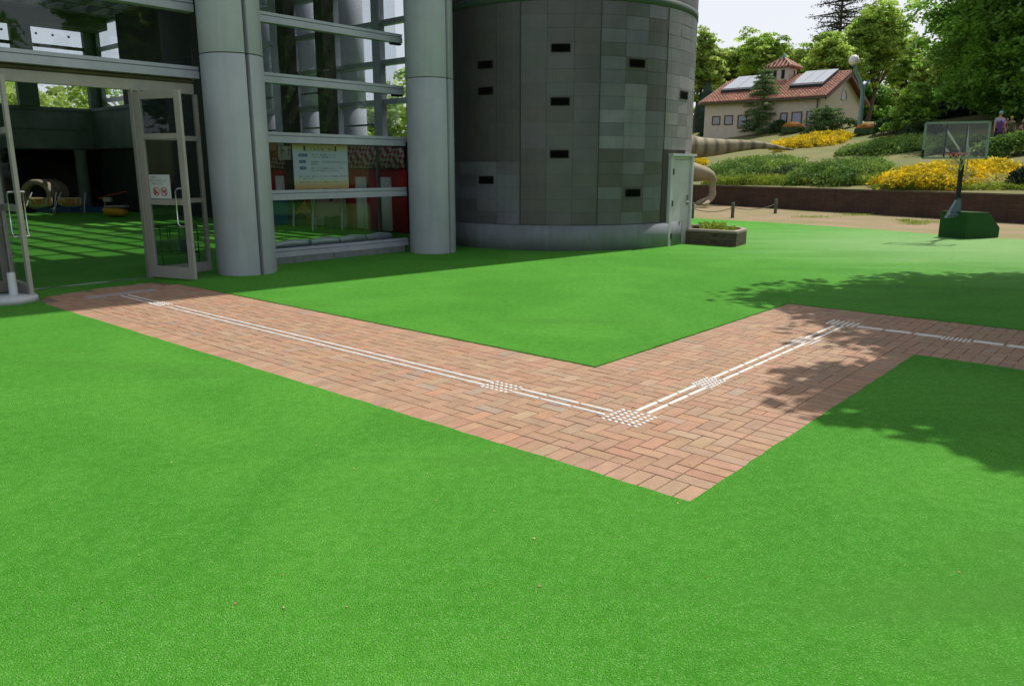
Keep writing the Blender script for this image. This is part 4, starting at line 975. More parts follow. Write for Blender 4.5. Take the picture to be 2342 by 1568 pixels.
# ================================================================ yard at the back
# planter
P1,P2,P3,P4,P5 = g(1571,558),g(1683,566),g(1706,559),(4.98,17.75,0),(4.25,18.3,0)
rim = [(P1[0]-.3,P1[1]+.25),(P2[0],P2[1]),(P3[0],P3[1])]
for i in range(1,8):
    t = i/8; a = (1-t)**2; b = 2*t*(1-t); c = t*t; rim.append((a*P3[0]+b*5.35+c*P5[0]-0*t, a*P3[1]+b*17.9+c*P5[1]))
rim += [(P5[0],P5[1]),(3.6,18.0)]
cen = Vector((sum(p[0] for p in rim)/len(rim), sum(p[1] for p in rim)/len(rim)))
inner = [tuple(Vector(p).lerp(cen, .16 if i not in (0,len(rim)-1) else .12)) for i, p in enumerate(rim)]
root = empty('planter', (cen.x,cen.y,0), 'low curved brick planter beside the steel side door', 'planter'); n = len(rim)
mb = MB(); mb.add([(x,y,z) for z in (0,.29) for x,y in rim], [(i,(i+1)%n,(i+1)%n+n,i+n) for i in range(n)]); mb.add([(x,y,z) for z in (.12,.29) for x,y in inner], [(i,(i+1)%n,(i+1)%n+n,i+n) for i in range(n)])
def brk(scale_xy=.22, h=.065, rough_c=(.05,.042,.035)):
    def fn(n, l, tc, out):
        # horizontal courses cut with darker joints
        sp = n.new('ShaderNodeSeparateXYZ'); l.new(tc.outputs['Object'], sp.inputs[0]); ad = n.new('ShaderNodeMath'); l.new(sp.outputs[0], ad.inputs[0]); l.new(sp.outputs[1], ad.inputs[1])
        cb = n.new('ShaderNodeCombineXYZ'); l.new(ad.outputs[0], cb.inputs[0]); l.new(sp.outputs[2], cb.inputs[1])
        b = n.new('ShaderNodeTexBrick'); b.inputs['Scale'].default_value = 1; b.inputs['Brick Width'].default_value = scale_xy; b.inputs['Row Height'].default_value = h; b.inputs['Mortar Size'].default_value = .006
        l.new(cb.outputs[0], b.inputs[0]); b.inputs['Color1'].default_value = (1,1,1,1); b.inputs['Color2'].default_value = (.75,.72,.7,1); b.inputs['Mortar'].default_value = (.45,.45,.45,1)
        mx = n.new('ShaderNodeMixRGB'); mx.blend_type = 'MULTIPLY'; mx.inputs[0].default_value = 1; l.new(out, mx.inputs[1]); l.new(b.outputs[0], mx.inputs[2]); return mx.outputs[0]
    return fn
mb.build('brick_wall', mat('planter_brick', (.15,.105,.075), (.085,.062,.047), 12., .85, bump=.4, bscale=40., extra=brk()), root)
mb = MB(); mb.add([(x,y,z) for z in (.29,.335) for x,y in rim]+[(x,y,z) for z in (.29,.335) for x,y in inner], [(i,(i+1)%n,(i+1)%n+n,i+n) for i in range(n)]+[(i+n,(i+1)%n+n,(i+1)%n+3*n,i+3*n) for i in range(n)]+[(i+2*n,i+3*n,(i+1)%n+3*n,(i+1)%n+2*n) for i in range(n)]); mb.build('coping', M['coping'], root)
mb = MB(); mb.add([(x,y,.22) for x,y in inner], [tuple(range(n))]); mb.build('soil', M['soil'], root)
def sprouts(name, label, c, rx, ry, z, n, size, mt, seed, cat='plants', group=None, h=.25, kind=None):
    r = np.random.default_rng(seed); a = r.random(n)*6.28; s = np.sqrt(r.random(n)); P = np.stack([c[0]+np.cos(a)*s*rx, c[1]+np.sin(a)*s*ry, z+r.random(n)**1.5*h],1)
    N = r.normal(size=(n,3)); N[:,2] *= .4; N /= np.linalg.norm(N,axis=1)[:,None]
    o = leaf_mesh(name, P, N, size, mt, None, loc=(c[0],c[1],z), seed=seed, asp=.3); tag(o, label, cat, group, kind); return o
sprouts('weeds', 'clump of weeds at the right end of the planter', (4.72,16.95), .18,.2,.23,260,.045,M['grass'],31,'weeds','weeds in the brick planter',.16)
sprouts('weeds', 'taller weeds toward the back of the planter', (4.55,17.6), .32,.22,.23,420,.05,M['grass'],32,'weeds','weeds in the brick planter',.2)
sprouts('weeds', 'thin weed sprig near the tower end of the planter', (4.05,17.7), .06,.06,.23,30,.045,M['grass'],33,'weeds','weeds in the brick planter',.25)
# posts and rope
for i, (x, yb, yt, lb) in enumerate(((1583,500,463,'low wooden post half hidden by the tower'),(1675,497,463,'low wooden post in the middle of the rope line'),(1773,487,455,'low wooden post at the right end of the rope line'))):
    b = g(x,yb); t = at(x,yt,b[1]); mb = MB(); mb.lathe([(.058,-.05),(.055,t[2]-.03),(.04,t[2]),(.001,t[2])], b[0], b[1], 12); mb.lathe([(.061,t[2]*.45),(.061,t[2]*.55)], b[0], b[1], 12)
    tag(mb.build('rope_post', M['post']), lb, 'post', 'rope posts on the dry ground')
pp = [g(1583,500),g(1675,497),g(1773,487)]; mb = MB()
for a, b in ((pp[0],pp[1]),(pp[1],pp[2])):
    mb.tube([Vector(a).lerp(Vector(b), t)+Vector((0,0,.33-.5*t*(1-t))) for t in np.linspace(0,1,9)], .013, 6)
tag(mb.build('rope', M['rope']), 'slack rope between the low posts', 'rope')
# retaining wall
p0 = Vector((15.56,23.65)); d = Vector((-.44,.9)).normalized(); nn = Vector((.9,.44)).normalized()
def wp(t, s): p = p0+d*t+nn*s; return (p.x,p.y)
root = empty('retaining_wall', (*wp(5,0),0), 'long brown brick retaining wall below the planted slope', 'wall')
mb = MB()
for i in range(-14,26):
    a = i*2.4; q = [wp(a,0),wp(a+2.39,0),wp(a+2.39,.26),wp(a,.26)]; mb.hexa([(x,y,-.1) for x,y in q]+[(x,y,.80) for x,y in q])
mb.build('brickwork', mat('retaining_brick2', (.125,.068,.047), (.07,.042,.034), 1.2, .85, bump=.4, bscale=30., detail=8., extra=brk(.24,.08)), root)
mb = MB()
for i in range(-12,22):
    a = i*2.88; q = [wp(a,-.02),wp(a+2.87,-.02),wp(a+2.87,.3),wp(a,.3)]; mb.hexa([(x,y,.80) for x,y in q]+[(x,y,.86) for x,y in q])
mb.build('coping', mat('wall_coping',(.13,.10,.06),(.08,.065,.04),2.,.85), root)
# ---- basketball stand
r_ = Vector((.93,.36,0)).normalized(); q_ = Vector((-.36,.93,0)).normalized(); c0 = Vector((10.54,18.05,.012))
hoop = empty('basketball_stand', tuple(c0), 'portable basketball stand with clear backboard and green base at the edge of the turf', 'basketball stand')
mb = MB(); Lb, Wb, Hb = 1.12, .72, .60; prof = [(0,0),(Lb,0),(Lb,.24),(Lb*.62,Hb),(0,Hb+.02)]
A = [c0+r_*x+Vector((0,0,z)) for x,z in prof]; B = [p+q_*Wb for p in A]; mb.add(A+B, [(0,1,2,3,4),(9,8,7,6,5)]+[((i+1)%5,i,i+5,(i+1)%5+5) for i in range(5)]); mb.build('base', M['carpet'], hoop, bevel=.012)
bp_ = Vector(aY if False else at(2186,492,18.35)); bp_.z = .60
pole_b = Vector((bp_.x, 18.35, .60)); pole_t = pole_b+Vector((.0,.02,1.50)); 
mb = MB(); mb.bar(pole_b, pole_t, .085, .085, up=(0,1,0)); mb.build('pole', M['black'], hoop, bevel=.008)
mb = MB(); mb.add([pole_b+Vector(p) for p in ((-.24,-.05,-.12),(.10,-.05,-.10),(.05,-.05,.32),(-.02,-.05,.34),(-.24,.05,-.12),(.10,.05,-.10),(.05,.05,.32),(-.02,.05,.34))], [(0,1,2,3),(7,6,5,4),(0,4,5,1),(1,5,6,2),(2,6,7,3),(3,7,4,0)]); mb.tube([pole_b+Vector((-.2,-.07,-.04)),pole_b+Vector((.08,-.07,-.04))],.03,8); mb.build('bracket', M['bluegrey'], hoop)
bd = Vector((.925,-.38,0)).normalized(); bn = Vector((-.38,-.925,0)).normalized(); bc = Vector(at(2186,321,17.72)); Wd, Ht = 1.25, .76
def BP(x, z, o=0): return bc+bd*x+bn*o+Vector((0,0,z))
mb = MB()
for a, b in (((-1,-1),(1,-1)),((1,-1),(1,1)),((1,1),(-1,1)),((-1,1),(-1,-1))): mb.bar(BP(a[0]*Wd/2,a[1]*Ht/2), BP(b[0]*Wd/2,b[1]*Ht/2), .045, .04, up=tuple(bn))
fr = mb.build('board_frame', M['hoopframe'], hoop)
mb = MB(); mb.hexa([BP(-Wd/2,-Ht/2,-.004),BP(Wd/2,-Ht/2,-.004),BP(Wd/2,-Ht/2,.004),BP(-Wd/2,-Ht/2,.004),BP(-Wd/2,Ht/2,-.004),BP(Wd/2,Ht/2,-.004),BP(Wd/2,Ht/2,.004),BP(-Wd/2,Ht/2,.004)]); mb.build('backboard', M['clear'], hoop)
mb = MB()
for x in (-.2,.2): mb.bar(BP(x,-Ht/2,-.03), BP(x,Ht/2,-.03), .035, .03, up=tuple(bn))
mb.bar(BP(-.2,-.27,-.03),BP(.2,-.27,-.03),.03,.03,up=tuple(bn)); mb.bar(BP(-Wd/2,-Ht/2+.0,.01),BP(-Wd/2+.0001,-Ht/2+.18,.01),.05,.03,up=tuple(bn)); mb.build('board_brace', M['black'], hoop)
rc = BP(0,-.30,.38); mb = MB(); ringp = [rc+Vector((math.cos(a)*.225,math.sin(a)*.225,0)) for a in np.linspace(0,2*math.pi,29)]; mb.tube(ringp,.011,8,caps=False)
mb.bar(BP(0,-.31,0),BP(0,-.31,.17),.12,.03); mb.hexa([BP(-.1,-.37,0),BP(.1,-.37,0),BP(.1,-.37,.02),BP(-.1,-.37,.02),BP(-.1,-.26,0),BP(.1,-.26,0),BP(.1,-.26,.02),BP(-.1,-.26,.02)]); mb.bar(BP(-.06,-.37,.02),BP(-.05,-.32,.17),.02); mb.bar(BP(.06,-.37,.02),BP(.05,-.32,.17),.02)
rimo = mb.build('rim', M['hoopred'], hoop)
mb = MB()
for k in range(12):
    for s in (1,-1):
        pts = []
        for i in range(5):
            a = 2*math.pi*k/12+s*i*.26; rr = .22*(1-.11*i); pts.append(rc+Vector((math.cos(a)*rr,math.sin(a)*rr,-.01-.085*i)))
        mb.tube(pts, .0045, 4, caps=False)
mb.build('net', M['net'], rimo)
steel = plain('arm_steel',(.42,.46,.50),.35,.4)
for s in (-.05,.05):
    for (za, zb) in ((-.10,.22),(-.38,-.16)):
        MB().bar(pole_t+bd*s+Vector((0,0,za)), BP(s*4,zb,-.03), .022, .045).build('arm', steel, hoop)
mb = MB(); mb.tube([pole_t+Vector((.10,0,-.12)), pole_t+Vector((.02,-.02,.55))],.016,8); mb.tube([pole_t+Vector((.12,0,-.65)),pole_t+Vector((.14,0,-.05)),pole_t+Vector((.02,0,.12))],.014,8); mb.tube([pole_b+Vector((.06,-.02,.75)),pole_b+Vector((.22,-.02,.90)),pole_b+Vector((.20,-.02,1.0))],.016,8); mb.build('lift_handle', steel, hoop)
for s in (-.1,.5): 
    w_ = MB(); a = c0+r_*.02+q_*(.1+s)+Vector((0,0,.04)); 
# ---- dinosaur sculpture
def skin(name, verts, edges, radii, mt, parent=None, loc=None, sub=2, rootv=0):
    me = bpy.data.meshes.new(name); L = ORG[parent.name] if parent is not None else Vector(loc)
    me.from_pydata([tuple(Vector(v)-L) for v in verts], edges, []); o = bpy.data.objects.new(name, me); COL.objects.link(o)
    md = o.modifiers.new('skin','SKIN'); md.use_smooth_shade = True; sk = me.skin_vertices[0].data
    for i, r in enumerate(radii):
        sk[i].radius = (r, r) if not hasattr(r,'__len__') else r; sk[i].use_root = (i == rootv)
    s = o.modifiers.new('sub','SUBSURF'); s.levels = sub; s.render_levels = sub
    bpy.context.view_layer.update(); m2 = bpy.data.meshes.new_from_object(o.evaluated_get(bpy.context.evaluated_depsgraph_get()))
    o.modifiers.clear(); o.data = m2; m2.materials.clear(); m2.materials.append(mt)
    for p in m2.polygons: p.use_smooth = True
    if parent is not None: o.parent = parent
    else: o.location = L
    ORG[o.name] = L; return o
def wave_extra(n, l, tc, out):
    wv_ = n.new('ShaderNodeTexWave'); wv_.inputs['Scale'].default_value = .55; wv_.inputs['Distortion'].default_value = 2.5; wv_.inputs['Detail'].default_value = 2; l.new(tc.outputs['Object'], wv_.inputs[0])
    cr = n.new('ShaderNodeValToRGB'); cr.color_ramp.elements[0].color = (.50,.52,.5,1); cr.color_ramp.elements[1].color = (1,1,1,1); cr.color_ramp.elements[0].position = .1; cr.color_ramp.elements[1].position = .5; l.new(wv_.outputs[1], cr.inputs[0]); sp = n.new('ShaderNodeSeparateXYZ'); l.new(tc.outputs['Object'], sp.inputs[0]); mr = n.new('ShaderNodeMapRange'); mr.inputs[1].default_value = 1.9; mr.inputs[2].default_value = 2.3; l.new(sp.outputs[2], mr.inputs[0])
    mx = n.new('ShaderNodeMixRGB'); mx.blend_type = 'MULTIPLY'; l.new(mr.outputs[0], mx.inputs[0]); l.new(out, mx.inputs[1]); l.new(cr.outputs[0], mx.inputs[2]); return mx.outputs[0]
YD = 35.
dm = mat('dinosaur_hide', (.40,.33,.22), (.22,.20,.13), 1.4, .85, bump=.5, bscale=10., detail=8., extra=wave_extra)
def a3(x, y, Y=YD): return at(x, y, Y)
sv = [a3(1350,335), a3(1440,330), a3(1520,333), a3(1590,338,YD+.5), a3(1640,337,YD+.8), a3(1690,333,YD+1), a3(1735,332,YD+1.1), a3(1765,335,YD+1.2), a3(1792,340,YD+1.2), a3(1817,343,YD+1.2),
      a3(1265,335), a3(1190,300), a3(1150,220), a3(1120,200)]
sr = [1.15,1.05,.80,.52,.40,.29,.19,.13,.08,.03, .95,.6,.42,.30]
ed = [(0,1),(1,2),(2,3),(3,4),(4,5),(5,6),(6,7),(7,8),(8,9),(0,10),(10,11),(11,12),(12,13)]
def addchain(v, r, e, start, pts, rad):
    k = start
    for p, q in zip(pts, rad): v.append(p); r.append(q); e.append((k, len(v)-1)); k = len(v)-1
    return k
k = addchain(sv, sr, ed, 2, [a3(1555,388,YD-.9), a3(1592,396,YD-1.), a3(1614,398,YD-1.), a3(1629,404,YD-1.), a3(1631,418,YD-1.), a3(1628,432,YD-1.), a3(1632,447,YD-1.), a3(1620,459,YD-1.)], [.56,.42,.32,.24,.16,.145,.18,.14])
addchain(sv, sr, ed, k, [a3(1603,463,YD-1.2), a3(1590,466,YD-1.3)], [.14,.07])
addchain(sv, sr, ed, k, [a3(1615,466,YD-1.7), a3(1606,468,YD-1.9)], [.09,.045])
k = addchain(sv, sr, ed, 10, [a3(1250,400,YD-.8), a3(1245,440,YD-.8), a3(1245,462,YD-.8)], [.5,.35,.3])
dino = skin('dinosaur_statue', sv, ed, sr, dm, None, a3(1590,466,YD-1), 2); tag(dino, 'large tan dinosaur sculpture with striped tail, mostly hidden behind the tower', 'statue')
# ---- street lamp on the slope
lb = at(1966,290,52); lbz = hill(lb[0],lb[1]); L0 = Vector((lb[0],lb[1],lbz)); lamp = empty('street_lamp', tuple(L0), 'white globe lamp on a forked teal post in front of the tiled house', 'street lamp')
pts = [L0+Vector((0,0,-.2)), Vector(at(1970,245,52)), Vector(at(1973,215,52)), Vector(at(1971,195,52)), Vector(at(1964,180,52)), Vector(at(1958,165,52)), Vector(at(1955,148,52))]
mb = MB(); mb.tube(pts, [.14,.14,.13,.12,.105,.095,.085,.085], 12); mb.tube([Vector(at(1973,212,52)), Vector(at(1977,200,52)), Vector(at(1983,190,52)), Vector(at(1991,183,52))], [.11,.10,.07,.03], 10); mb.build('post', M['teal'], lamp)
gc = Vector(at(1953,138,52)); mb = MB(); mb.ball(gc.x,gc.y,gc.z,.32,24,16); mb.build('globe', M['globe'], lamp)
mb = MB(); mb.lathe([(.10,gc.z-.38),(.15,gc.z-.34),(.15,gc.z-.27)], gc.x, gc.y, 16); mb.build('collar', M['teal'], lamp)

# ---- tiled house
YH = 58.; A = Vector(at(1877,219,YH)); zE = A.z; zB = hill(A.x,A.y)-1.6
du = Vector((-U[0],-U[1],0)).normalized(); dv = Vector((V[0],V[1],0)).normalized()     # du along the long wall to the left, dv along the gable wall
def projx(p):
    q = Vector(p)-Vector((0,0,H)); z = q.y*math.cos(PITCH)-q.z*math.sin(PITCH); return CX+F*q.x/z
def projy(p):
    q = Vector(p)-Vector((0,0,H)); z = q.y*math.cos(PITCH)-q.z*math.sin(PITCH); yv = q.y*math.sin(PITCH)+q.z*math.cos(PITCH); return CY-F*yv/z
def solve(fn, lo, hi, target):
    s = fn(hi) > fn(lo)
    for _ in range(50):
        m = (lo+hi)/2
        if (fn(m) < target) == s: lo = m
        else: hi = m
    return (lo+hi)/2
HL = solve(lambda t: projx(A+du*t), 2, 40, 1613); HW = solve(lambda t: projx(A+dv*t), 1, 20, 1971)
house = empty('tiled_house', (A.x,A.y,zB), 'cream stucco house with red tiled roof and small belfry up the slope', 'house')
ridge_z = solve(lambda z: -projy(A+dv*HW/2+Vector((0,0,z-zE))), zE, zE+8, -170)
rise = ridge_z-zE
def HP(l, w_, z): p = A+du*l+dv*w_; return (p.x,p.y,z)
mb = MB(); mb.add([HP(0,0,zB),HP(0,HW,zB),HP(0,HW,zE),HP(0,HW/2,ridge_z),HP(0,0,zE),HP(HL,0,zB),HP(HL,HW,zB),HP(HL,HW,zE),HP(HL,HW/2,ridge_z),HP(HL,0,zE)], [(0,1,2,3,4),(9,8,7,6,5),(0,4,9,5),(1,6,7,2)]); mb.build('wall', M['stucco'], house)
slope = math.hypot(HW/2, rise); ov = .45; ang = math.atan2(rise, HW/2)
def RP(l, s, side, h=0.):   # s: distance down the slope from ridge
    w_ = HW/2+side*s*math.cos(ang)+side*h*math.sin(ang); return HP(l, w_, ridge_z-s*math.sin(ang)+h*math.cos(ang)+.05)
roof = MB()
for side in (-1,1): roof.add([RP(l,s,side,h) for h in (0,.1) for l,s in ((-.5,0),(HL+.4,0),(HL+.4,slope+ov),(-.5,slope+ov))], [(0,1,2,3),(4,5,6,7),(0,1,5,4),(1,2,6,5),(2,3,7,6),(3,0,4,7)])
rf = roof.build('roof', M['wood'], house)
rr = random.Random(4); tm = MB(); tw_, tl = .25, .36
for side in (-1,1):
    nc = int((HL+.9)/tw_); nr = int((slope+ov)/tl)+1
    for i in range(nc):
        for j in range(nr):
            l0 = -.5+i*tw_; s0 = j*tl; s1 = min(s0+tl*1.12, slope+ov+.05); k = rr.uniform(.75,1.2); c = (min(.95,.78*k), .38*k*rr.uniform(.9,1.12), .26*k)
            vv = []
            for s, dr, hh in ((s0,.085,.045),(s1,.108,.08)):
                for q in range(6):
                    a = math.pi*q/5; vv.append(RP(l0+tw_*.5+math.cos(a)*dr, s, side, .07+hh*.4+math.sin(a)*dr*.95))
            tm.add(vv, [(q,q+1,q+7,q+6) for q in range(5)]+[tuple(range(6,12))], True, c)
            k *= .5; c = (.46*k,.17*k,.12*k); tm.add([RP(l0-.06,s0,side,.105),RP(l0+.06,s0,side,.105),RP(l0+.06,s1,side,.13),RP(l0-.06,s1,side,.13)], [(0,1,2,3)], False, c)
tm.build('roof_tiles', M['tile'], rf)
mb = MB()
for i in range(int((HL+.9)/.4)): mb.tube([HP(-.5+i*.4,HW/2,ridge_z+.13),HP(-.5+i*.4+.42,HW/2,ridge_z+.13)], [.13,.15], 8)
mb.build('ridge_cap', mat('ridge_tile',(.42,.19,.13),(.28,.12,.09),4.,.7), rf)
mb = MB(); 
for side in (-1,1): mb.bar(RP(-.5,0,side,-.1), RP(-.5,slope+ov,side,-.1), .09, .22, up=(0,0,1)); 
mb.bar(RP(-.5,slope+ov,-1,0), RP(HL+.4,slope+ov,-1,0), .10,.12); mb.build('bargeboard', M['wood'], rf)
def onlong(x): return solve(lambda t: projx(A+du*t), -1, HL+3, x)
def win(x0, x1, y0, y1):
    l1, l0 = onlong(x0), onlong(x1); lm = (l0+l1)/2; z1 = solve(lambda z: -projy(Vector(HP(lm,0,z))), zB-2, zE+2, -y0); z0 = max(zB+.05, solve(lambda z: -projy(Vector(HP(lm,0,z))), zB-3, zE+2, -y1))
    mb = MB(); t = .07
    for a0,a1,b0,b1 in ((l0-t,l1+t,z0-t,z0),(l0-t,l1+t,z1,z1+t),(l0-t,l0,z0,z1),(l1,l1+t,z0,z1)): mb.hexa([HP(a0,-.06,b0),HP(a1,-.06,b0),HP(a1,.02,b0),HP(a0,.02,b0),HP(a0,-.06,b1),HP(a1,-.06,b1),HP(a1,.02,b1),HP(a0,.02,b1)])
    f = mb.build('window', M['wood'], house)
    MB().hexa([HP(l0,-.02,z0),HP(l1,-.02,z0),HP(l1,.0,z0),HP(l0,.0,z0),HP(l0,-.02,z1),HP(l1,-.02,z1),HP(l1,.0,z1),HP(l0,.0,z1)]).build('pane', M['pane'], f)
for q in ((1633,1648,268,284),(1661,1677,266,284),(1692,1709,265,292),(1790,1802,260,281),(1816,1836,258,286),(1850,1868,256,286)): win(*q)
# arched window in the gable
wc = solve(lambda t: projx(A+dv*t), 0, HW, 1929); zc = solve(lambda z: -projy(Vector(HP(0,wc,z))), zE-2, ridge_z, -229)
pts = [(-.55,0),(.55,0)]+[(.55*math.cos(a), .32+.42*math.sin(a)) for a in np.linspace(0,math.pi,12)]
mb = MB(); m = len(pts); mb.add([HP(-.02,wc+x,zc+z) for x,z in pts]+[HP(.02,wc+x,zc+z) for x,z in pts], [tuple(range(m))]+[(i,(i+1)%m,(i+1)%m+m,i+m) for i in range(m)]); aw = mb.build('arched_window', plain('dark_pane',(.03,.035,.05),.15), house)
mb = MB(); mb.tube([HP(-.03,wc+x,zc+z) for x,z in pts]+[HP(-.03,wc+pts[0][0],zc)], .045, 6, caps=False); mb.build('window_frame', M['stucco'], aw)
# solar panels lying on the near roof side
def solar(x0, x1, n):
    l1 = solve(lambda t: projx(Vector(RP(t,slope*.42,-1))), -1, HL+2, x0); l0 = solve(lambda t: projx(Vector(RP(t,slope*.42,-1))), -1, HL+2, x1)
    mb = MB(); s0, s1 = .12, slope*.72; q = [(l0,s0),(l1,s0),(l1,s1),(l0,s1)]
    mb.hexa([RP(l,s,-1,.20) for l,s in q]+[RP(l,s,-1,.42) for l,s in q]); f = mb.build('solar_panel', M['solarframe'], house)
    for k in range(n):
        a = l0+(l1-l0)*(k+.02)/n; b = l0+(l1-l0)*(k+.98)/n; mb = MB(); q = [(a,s0+.06),(b,s0+.06),(b,s1-.3),(a,s1-.3)]; mb.hexa([RP(l,s,-1,.42) for l,s in q]+[RP(l,s,-1,.45) for l,s in q]); mb.build('collector', M['solar'], f)
solar(1668,1735,2); solar(1823,1898,3)
mb = MB(); mb.tube([RP(-.5,slope+ov+.1,-1,-.02), RP(HL+.4,slope+ov+.1,-1,-.02)], .07, 8); e_ = Vector(HP(.15,-.12,zE-.05)); mb.tube([e_, e_-Vector((0,0,zE-zB))], .05, 8); mb.build('gutter', M['groove'], rf)
# belfry
lc = solve(lambda t: projx(Vector(HP(t,HW/2-.3,ridge_z))), 0, HL, 1790); bw = solve(lambda t: projx(Vector(HP(lc-t,HW/2-.3,ridge_z)))-projx(Vector(HP(lc+t,HW/2-.3,ridge_z)))+0*t, .2, 4, 44)
bw = max(.55, min(bw, .95)); wb = HW/2-.3
zt = solve(lambda z: -projy(Vector(HP(lc,wb-bw,z))), ridge_z-1, ridge_z+5, -155); zp = solve(lambda z: -projy(Vector(HP(lc,wb,z))), ridge_z, ridge_z+8, -133)
belfry = MB(); belfry.hexa([HP(lc+a*bw,wb+b*bw,z) for z in (ridge_z-1.1,zt) for a,b in ((-1,-1),(1,-1),(1,1),(-1,1))]); bo = belfry.build('belfry', M['stucco'], house)
for s in (-.42,.42):
    for side in (0,1):
        mb = MB(); q = [(s-.17,zt-.85),(s+.17,zt-.85),(s+.17,zt-.18),(s-.17,zt-.18)]
        if side == 0: mb.hexa([HP(lc+a*bw,wb-bw-.02,z) for a,z in q]+[HP(lc+a*bw,wb-bw+.02,z) for a,z in q])
        else: mb.hexa([HP(lc-bw-.02,wb+a*bw,z) for a,z in q]+[HP(lc-bw+.02,wb+a*bw,z) for a,z in q])
        if side == 0 or s > 0: mb.build('belfry_window', M['black'], bo)
bt = MB(); ap = Vector(HP(lc,wb,zp)); e = bw*1.38; cn = [Vector(HP(lc+a*e,wb+b*e,zt-.02)) for a,b in ((-1,-1),(1,-1),(1,1),(-1,1))]
bt.add([tuple(p) for p in cn]+[tuple(ap)], [(0,1,4),(1,2,4),(2,3,4),(3,0,4),(3,2,1,0)], c=(.20,.09,.07))
for i in range(4):
    a, b = cn[i], cn[(i+1)%4]; nrm = ((b-a).cross(ap-a)).normalized(); nrm = nrm if nrm.z > 0 else -nrm
    for k in range(7):
        t = (k+.5)/7; s = a.lerp(b, t); tt = 1-abs(t-.5)*2; tp_ = s+((a+b)/2-s)+ (ap-(a+b)/2); top_ = s+(ap-(a+b)/2)*min(1,tt*1.0+.02)
        c = rr.uniform(.75,1.2); bt.tube([s+nrm*.05, top_+nrm*.05], [.10,.08], 6, c=(.46*c,.20*c,.14*c))
    bt.tube([a+Vector((0,0,.06)), ap+Vector((0,0,.06))], [.11,.08], 6, c=(.5,.27,.2))
bt.build('belfry_roof', M['tile'], bo)
mb = MB(); mb.lathe([(.22,zp-.05),(.16,zp+.18),(.02,zp+.34)], ap.x, ap.y, 12); mb.build('finial', M['teal'], bo)
print('HOUSE', HL, HW, zB, zE, ridge_z, bw, zt, zp)
# ================================================================ planting on the slope
def bed(name, label, x0, x1, yt, yb, h, n, ls, mt, seed, cat='shrub', group=None, spiky=.5, Ymax=75, kind=None):
    xm = (x0+x1)/2; a = Vector(on_hill(xm, yb)); b = Vector(on_hill(xm, yt+h*F/max(25,a.y)*.85, Y1=Ymax))
    cy = (a.y+b.y)/2; r = ray(xm, (yt+yb)/2); c = a.lerp(b, .5); ry = max(.5, abs(b.y-a.y)/2); rx = (x1-x0)/2/F*c.y*1.0
    tilt = 0.
    return bush(name, label, (c.x,c.y,None), rx, ry, h, n, ls, mt, seed, group, cat, tilt, kind)
bed('golden_juniper', 'oval bed of golden juniper in front of the house', 1768,1942,303,338,.55,17000,.085,M['yellow'],101,group='golden junipers on the slope')
bed('golden_juniper', 'largest golden juniper bed, behind the basketball backboard', 2022,2308,364,434,.65,32000,.08,M['yellow'],102,group='golden junipers on the slope')
bed('golden_juniper', 'small golden juniper beside the tower edge', 1582,1618,364,379,.45,900,.07,M['yellow'],103,group='golden junipers on the slope')
bed('golden_juniper', 'tiny golden juniper under the dinosaur tail tip', 1769,1793,335,347,.4,600,.07,M['yellow'],104,group='golden junipers on the slope')
G2 = 'green junipers spreading on the slope'
bed('spreading_juniper', 'green juniper mass behind the dinosaur leg', 1620,1825,350,416,.75,19000,.075,M['juniper'],111,group=G2)
bed('spreading_juniper', 'green juniper mass left of the big golden bed', 1815,2030,358,426,.75,20000,.075,M['juniper'],112,group=G2)
bed('spreading_juniper', 'green juniper strip behind the left half of the backboard', 1945,2150,310,354,.6,15000,.085,M['juniper'],113,group=G2)
bed('spreading_juniper', 'green juniper mass above the right side of the backboard', 2120,2262,318,345,.6,7000,.085,M['juniper'],115,group=G2)
bed('spreading_juniper', 'green juniper strip below the walking children', 2225,2440,312,350,.95,15000,.08,M['juniper'],114,group=G2)
bed('spreading_juniper', 'dark blue green juniper at the right edge', 2318,2385,388,426,.6,5000,.07,M['needledark'],116,group=G2)
bed('spreading_juniper', 'dark juniper patch between the two juniper masses', 1780,1850,372,424,.55,4500,.075,M['hedge'],117,group=G2)
# clipped hedges and orange balls by the house
G3 = 'orange topped clipped bushes before the house'
for i, (xm, hw, yt, yb, lb) in enumerate(((1657,22,281,303,'orange topped round bush left of the dark conifer'),(1812,25,281,304,'orange topped bush between conifer and spreading pine'),(1981,25,284,307,'orange topped bush at the foot of the lamp'))):
    c = Vector(on_hill(xm, yb)); rx = hw/F*c.y; h = (yb-yt)/F*c.y
    root = empty('clipped_bush', tuple(c), lb, 'bush', G3); r = np.random.default_rng(200+i); n = 3800
    q = r.normal(size=(n,3)); q /= np.linalg.norm(q,axis=1)[:,None]; q[:,2] = np.abs(q[:,2]); q = np.sign(q)*np.abs(q)**.8
    P = q*np.array([rx,rx*.8,h])*(.90+.12*r.random((n,1)))+np.array(c); N = q/np.linalg.norm(q,axis=1)[:,None]
    top = P[:,2] > c.z+h*.52
    leaf_mesh('orange_top', P[top], N[top], .055, M['orange'], root, seed=i); leaf_mesh('green_skirt', P[~top], N[~top], .06, M['hedge'], root, seed=i+5)
G4 = 'low hedges round the house'
for i, (x0,x1,yt,yb,h,lb) in enumerate(((1590,1640,283,297,.6,'low hedge under the far left house window'),(1600,1700,293,302,.4,'narrow trimmed hedge strip left of the conifer'),(1838,1960,281,298,.8,'dark hedge below the spreading pine'),(1996,2070,272,302,1.2,'loose dark shrubs right of the lamp'),(2060,2150,285,308,.9,'low shrubs under the bright green pine'),(1762,1795,280,302,.9,'dark shrub touching the right side of the conifer'))):
    bed('hedge', lb, x0,x1,yt,yb,h,4500,.08,M['hedge'],130+i,'hedge',G4)
